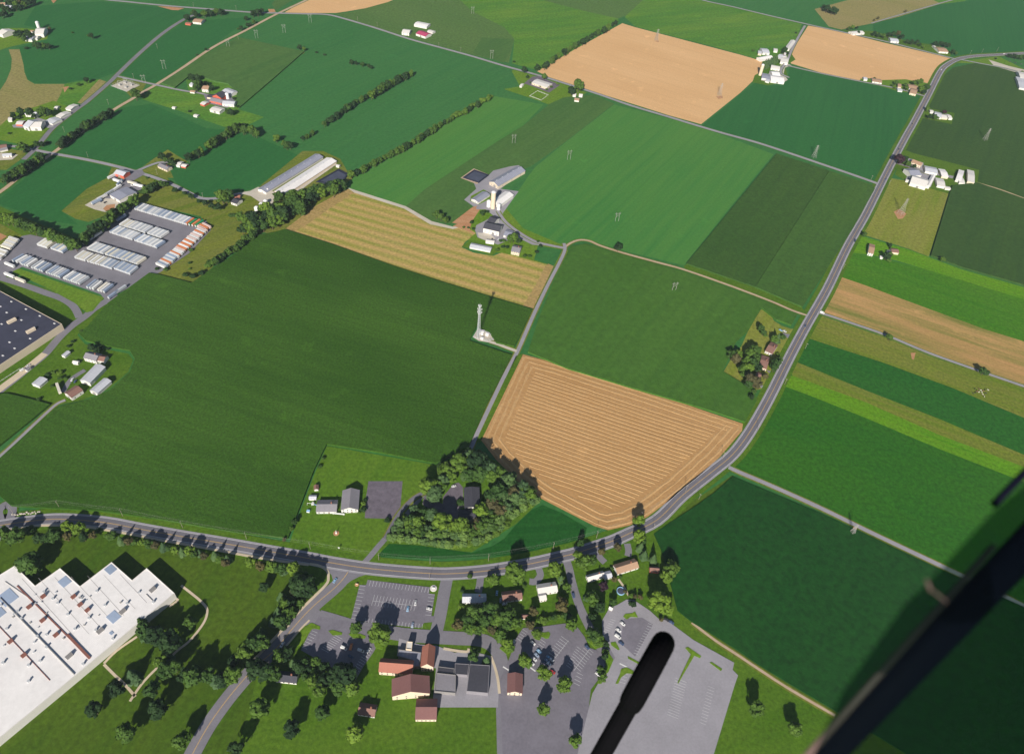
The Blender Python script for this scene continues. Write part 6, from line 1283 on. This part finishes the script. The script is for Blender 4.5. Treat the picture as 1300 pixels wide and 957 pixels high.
q = Zm(350,680,6.5)
small('road_sign','sign', q(523,112)[0], 'white post sign on the grass verge left of the junction', [('post','steel',lambda b:b.bar((0,0,0),(0,0,3),.07)),('panel','p_white',lambda b:b.box(-.7,.7,-.05,.05,1.9,3.3))])
def rockrow():
    rng = random.Random(3)
    for i in range(16):
        px = Zm(0,630,6.5)(105+i*15+rng.uniform(-4,4), 150-i*1.3+rng.uniform(-8,8))[0]; p_ = G(*px)
        bm = bmesh.new(); bmesh.ops.create_icosphere(bm, subdivisions=2, radius=rng.uniform(.7,1.2))
        for v_ in bm.verts: v_.co *= .8+.5*noise.noise(v_.co*1.5+Vector((i*3,0,0))); v_.co.z *= .6
        me = bpy.data.meshes.new('boulder'); bm.to_mesh(me); bm.free(); me.materials.append(M['gravel']); o = link('boulder', me); o.location = (p_.x, p_.y, .5)
        tag(o, 'pale boulder in the row beside the road mouth, %s from the left' % ordn(i+1), 'boulder', 'boulders beside the road mouth')
rockrow()
# fenced gravel yard with transformers
p = G(*Zm(0,0,5)(795,548)[0]); sheet('substation_pad', Zm(0,0,5)(705,548, 790,512, 885,545, 805,585), 'gravel')
fence('chain link fence round the gravel substation yard', Zm(0,0,5)(705,548, 790,512, 885,545, 805,585), 2.4, 5, (.3,2.3), M['steel'])
for i, (x, y) in enumerate(((760,545),(800,560),(835,545),(795,530))):
    small('transformer','transformer', Zm(0,0,5)(x, y)[0], 'grey transformer in the gravel yard, %s' % ('leftmost','nearest','rightmost','farthest')[i], [('tank','steel_dark',lambda b:b.box(-2,2,-1.3,1.3,0,3)),('bushing','steel',lambda b:[b.bar((x_,0,3),(x_,0,4.6),.18,n=6) for x_ in (-1.2,0,1.2)]),('gantry','steel',lambda b:(b.bar((-3,2,0),(-3,2,7),.15),b.bar((3,2,0),(3,2,7),.15),b.bar((-3,2,7),(3,2,7),.15)))])
# cattle
cb = MB(); cb.lathe([(.05,-1.0),(.34,-.85),(.40,-.2),(.42,.3),(.36,.85),(.1,1.0)], n=10)
cowm = bpy.data.meshes.new('cow')
def cow_mesh(mat):
    bm = bmesh.new(); J = [((0,0,1.15),.34),((.55,0,1.15),.36),((-.6,0,1.15),.33),((.95,0,1.25),.22),((1.25,0,1.15),.16),((1.55,0,.9),.11)]
    for x, s in ((.6,1),(.6,-1),(-.65,1),(-.65,-1)): J += [((x,s*.24,.8),.15),((x-(.06 if x < 0 else 0),s*.24,.42),.09),((x,s*.24,0),.08)]
    J += [((-.95,0,1.2),.06),((-1.02,0,.6),.03)]
    E_ = [(0,1),(0,2),(1,3),(3,4),(4,5)]; k = 6
    for b0 in (1,1,2,2): E_ += [(b0,k),(k,k+1),(k+1,k+2)]; k += 3
    E_ += [(2,k),(k,k+1)]
    me = bpy.data.meshes.new('c'); me.from_pydata([j[0] for j in J], E_, []); o = link('tmp', me)
    sk = o.modifiers.new('s','SKIN'); 
    for v_, j in zip(me.skin_vertices[0].data, J): v_.radius = (j[1], j[1])
    me.skin_vertices[0].data[0].use_root = True
    o.modifiers.new('d','SUBSURF').levels = 1
    dg = bpy.context.evaluated_depsgraph_get(); m2 = bpy.data.meshes.new_from_object(o.evaluated_get(dg)); bpy.data.objects.remove(o); m2.materials.clear(); m2.materials.append(M[mat]); return m2
cows = [cow_mesh('p_black'), cow_mesh('unit_brown'), cow_mesh('p_cream')]
cl = [(975,800),(990,795),(1000,785),(1012,792),(1022,780),(1030,792),(1040,785),(1050,778),(1055,800),(1046,820),(1068,778),(1035,805),(1010,770),(985,770)]
for i, (x, y) in enumerate(sorted(cl)):
    p_ = G(*Zm(1040,340,5)(x, y)[0]); m_ = random.choice(cows); o = link('cow', m_); o.location = (p_.x, p_.y, .2); o.rotation_euler = (0, 0, random.uniform(0, 6.28))
    tag(o, '%s cow in the small herd on the right pasture, %s from the left' % (('black','brown','cream')[cows.index(m_)], ordn(i+1)), 'cow', 'cows on the pasture')
# ------------------------------------------------------------------ the aircraft the photographer sits in: strut, wheel
CAMP = Vector((0, 0, H))
def ray(x, y, d): return CAMP + (RIGHT*(x-CX) + DOWN*(y-CY) + FWD*F)/F*d
root = empty('light_aircraft', ray(1240, 760, 1.5)); tag(root, 'dark blurred wing strut, window frame and wheel of the aircraft', 'aircraft')
org = Vector(root.location)
def rel(p): return p - org
def beam(name, a, b, wa, wb, thick, mat, parent=root):
    """solid faired tube of elliptic section from a to b"""
    a, b = rel(a), rel(b); d = (b-a).normalized(); view = (FWD).normalized(); s_ = d.cross(view).normalized(); n_ = s_.cross(d)
    mb = MB(); k = 20; vs = []
    for p, w in ((a, wa), (b, wb)):
        for i in range(k): t = 2*math.pi*i/k; vs.append(p+s_*math.cos(t)*w/2+n_*math.sin(t)*thick/2)
    mb.add(vs, [(i, (i+1) % k, k+(i+1) % k, k+i) for i in range(k)]+[tuple(range(k))[::-1], tuple(range(k, 2*k))])
    o = mb.build(name, M[mat], parent)
    for p in o.data.polygons: p.use_smooth = True
    return o
M['strut'] = hard_mat('dark_blue_strut_paint', (.004,.005,.012), .15, 3, rough=.6, spec=.08)
M['trim'] = hard_mat('dull_red_trim_paint', (.13,.085,.08), .2, 6, rough=.5)
beam('wing_strut', ray(972, 1039, 1.3), ray(1464, 526, 1.55), .050, .084, .04, 'strut')
beam('trim_stripe', ray(1010, 975, 1.22), ray(1262, 692, 1.30), .012, .012, .008, 'trim')
beam('pitot_tube', ray(1262, 640, 1.4), ray(1420, 478, 1.6), .014, .02, .014, 'strut'); M['strut'].node_tree.nodes['Principled BSDF'].inputs['Specular IOR Level'].default_value = .02
# tinted acrylic pane beside the strut
m, nt, b = mat_new('tinted_acrylic'); b.inputs['Base Color'].default_value = (.0,.0,.0,1)
tr = nt.nodes.new('ShaderNodeBsdfTransparent'); tr.inputs[0].default_value = (.46,.55,.52,1); mx = nt.nodes.new('ShaderNodeMixShader'); mx.inputs[0].default_value = .0
gl = nt.nodes.new('ShaderNodeBsdfGlossy'); gl.inputs['Roughness'].default_value = .3; gl.inputs[0].default_value = (.1,.12,.15,1); mx.inputs[0].default_value = .03
nt.links.new(tr.outputs[0], mx.inputs[1]); nt.links.new(gl.outputs[0], mx.inputs[2]); nt.links.new(mx.outputs[0], nt.nodes['Material Output'].inputs[0])
M['acrylic'] = m
D1 = 1.0
pts = [rel(ray(x, y, D1)) for x, y in ((1010,1010),(1070,880),(1150,768),(1178,742),(1262,650),(1330,592),(1460,592),(1460,1010))]
mb = MB(); n = len(pts); mb.add(pts+[p+FWD*.003 for p in pts], [tuple(range(n))[::-1], tuple(range(n, 2*n))]+[(i, (i+1) % n, n+(i+1) % n, n+i) for i in range(n)])
mb.build('window_pane', M['acrylic'], root)
beam('window_latch', ray(1176, 735, .99), ray(1182, 750, .99), .0035, .0035, .003, 'trim'); beam('window_latch_arm', ray(1182, 748, .99), ray(1202, 764, .99), .002, .002, .002, 'trim')
# main wheel, seen edge on below the cabin
wc_ = ray(822, 853, 4.4); d = (ray(842, 815, 4.4)-ray(800, 892, 4.4)).normalized(); vd = (wc_-CAMP).normalized(); ax = d.cross(vd).normalized(); third = ax.cross(d)
wroot = empty('landing_wheel', wc_); tag(wroot, 'black aircraft tyre hanging over the pale car park', 'wheel')
mt = Matrix((ax, d, third)).transposed().to_4x4()
b = MB(); Rt, rt = .26, .070; vs = []; n1, n2 = 40, 16
for i in range(n1):
    a = 2*math.pi*i/n1
    for j in range(n2): t = 2*math.pi*j/n2; rr = (Rt-rt)+rt*math.cos(t); vs.append((rt*math.sin(t)*.98, rr*math.cos(a)*1.0, rr*math.sin(a)))
b.add(vs, [(i*n2+j, ((i+1) % n1)*n2+j, ((i+1) % n1)*n2+(j+1) % n2, i*n2+(j+1) % n2) for i in range(n1) for j in range(n2)])
M['aero_tyre'] = hard_mat('aircraft_tyre', (.004,.004,.005), .2, 8, rough=.9, spec=.03); o = b.build('tyre', M['aero_tyre'], wroot); o.matrix_local = mt
b = MB(); b.bar((-.05,0,0),(.05,0,0),.12,n=20); o = b.build('rim', M['steel_dark'], wroot); o.matrix_local = mt
b = MB(); b.bar((.0,-.05,.02),(.02,-1.6,.3),.058,n=16); o = b.build('axle_leg', M['aero_tyre'], wroot); o.matrix_local = mt
# ------------------------------------------------------------------ light, air, sky, camera
AZ = R_(7.5); EL = R_(29.5)
d = Vector((math.sin(AZ)*math.cos(EL), math.cos(AZ)*math.cos(EL), -math.sin(EL)))
sl = bpy.data.lights.new('sun', 'SUN'); sl.energy = 5.0; sl.angle = R_(.53); sl.color = (1.0, .93, .82)
so = bpy.data.objects.new('sun', sl); COL.objects.link(so); so.rotation_euler = d.to_track_quat('-Z', 'Y').to_euler(); so.location = (0, -500, 900)
w = bpy.data.worlds.new('World'); scene.world = w; w.use_nodes = True; nt = w.node_tree
sky = nt.nodes.new('ShaderNodeTexSky'); sky.sky_type = 'NISHITA'; sky.sun_disc = False; sky.sun_elevation = EL; sky.sun_rotation = math.pi + AZ
sky.altitude = 300; sky.air_density = 1.0; sky.dust_density = .6
nt.links.new(sky.outputs[0], nt.nodes['Background'].inputs[0]); nt.nodes['Background'].inputs[1].default_value = .05
hz = MB(); hz.box(-2600, 2900, -600, 4200, -1.0, 640)
m = bpy.data.materials.new('haze'); m.use_nodes = True; nt = m.node_tree; nt.nodes.remove(nt.nodes['Principled BSDF'])
vol = nt.nodes.new('ShaderNodeVolumePrincipled'); vol.inputs['Color'].default_value = (.70,.86,1.0,1); vol.inputs['Density'].default_value = 3.2e-5; vol.inputs['Anisotropy'].default_value = 0.0
nt.links.new(vol.outputs[0], nt.nodes['Material Output'].inputs['Volume'])
ho = hz.build('haze', m); tag(ho, 'thin summer haze over the farmland', None, None, 'stuff')
cd = bpy.data.cameras.new('camera'); cam = bpy.data.objects.new('camera', cd); COL.objects.link(cam); scene.camera = cam
cam.matrix_world = Matrix((RIGHT, -DOWN, -FWD)).transposed().to_4x4(); cam.location = CAMP
cd.sensor_width = 36; cd.lens = 36*F/1300; cd.shift_y = -45/1300; cd.clip_end = 40000; cd.clip_start = .05
cd.dof.use_dof = True; cd.dof.focus_distance = 900; cd.dof.aperture_fstop = 2.0
vs_ = scene.view_settings; vs_.view_transform = 'Standard'; vs_.look = 'None'; vs_.gamma = 1; vs_.exposure = 0.5
scene.cycles.volume_bounces = 0; scene.cycles.max_bounces = 5; scene.cycles.transparent_max_bounces = 8
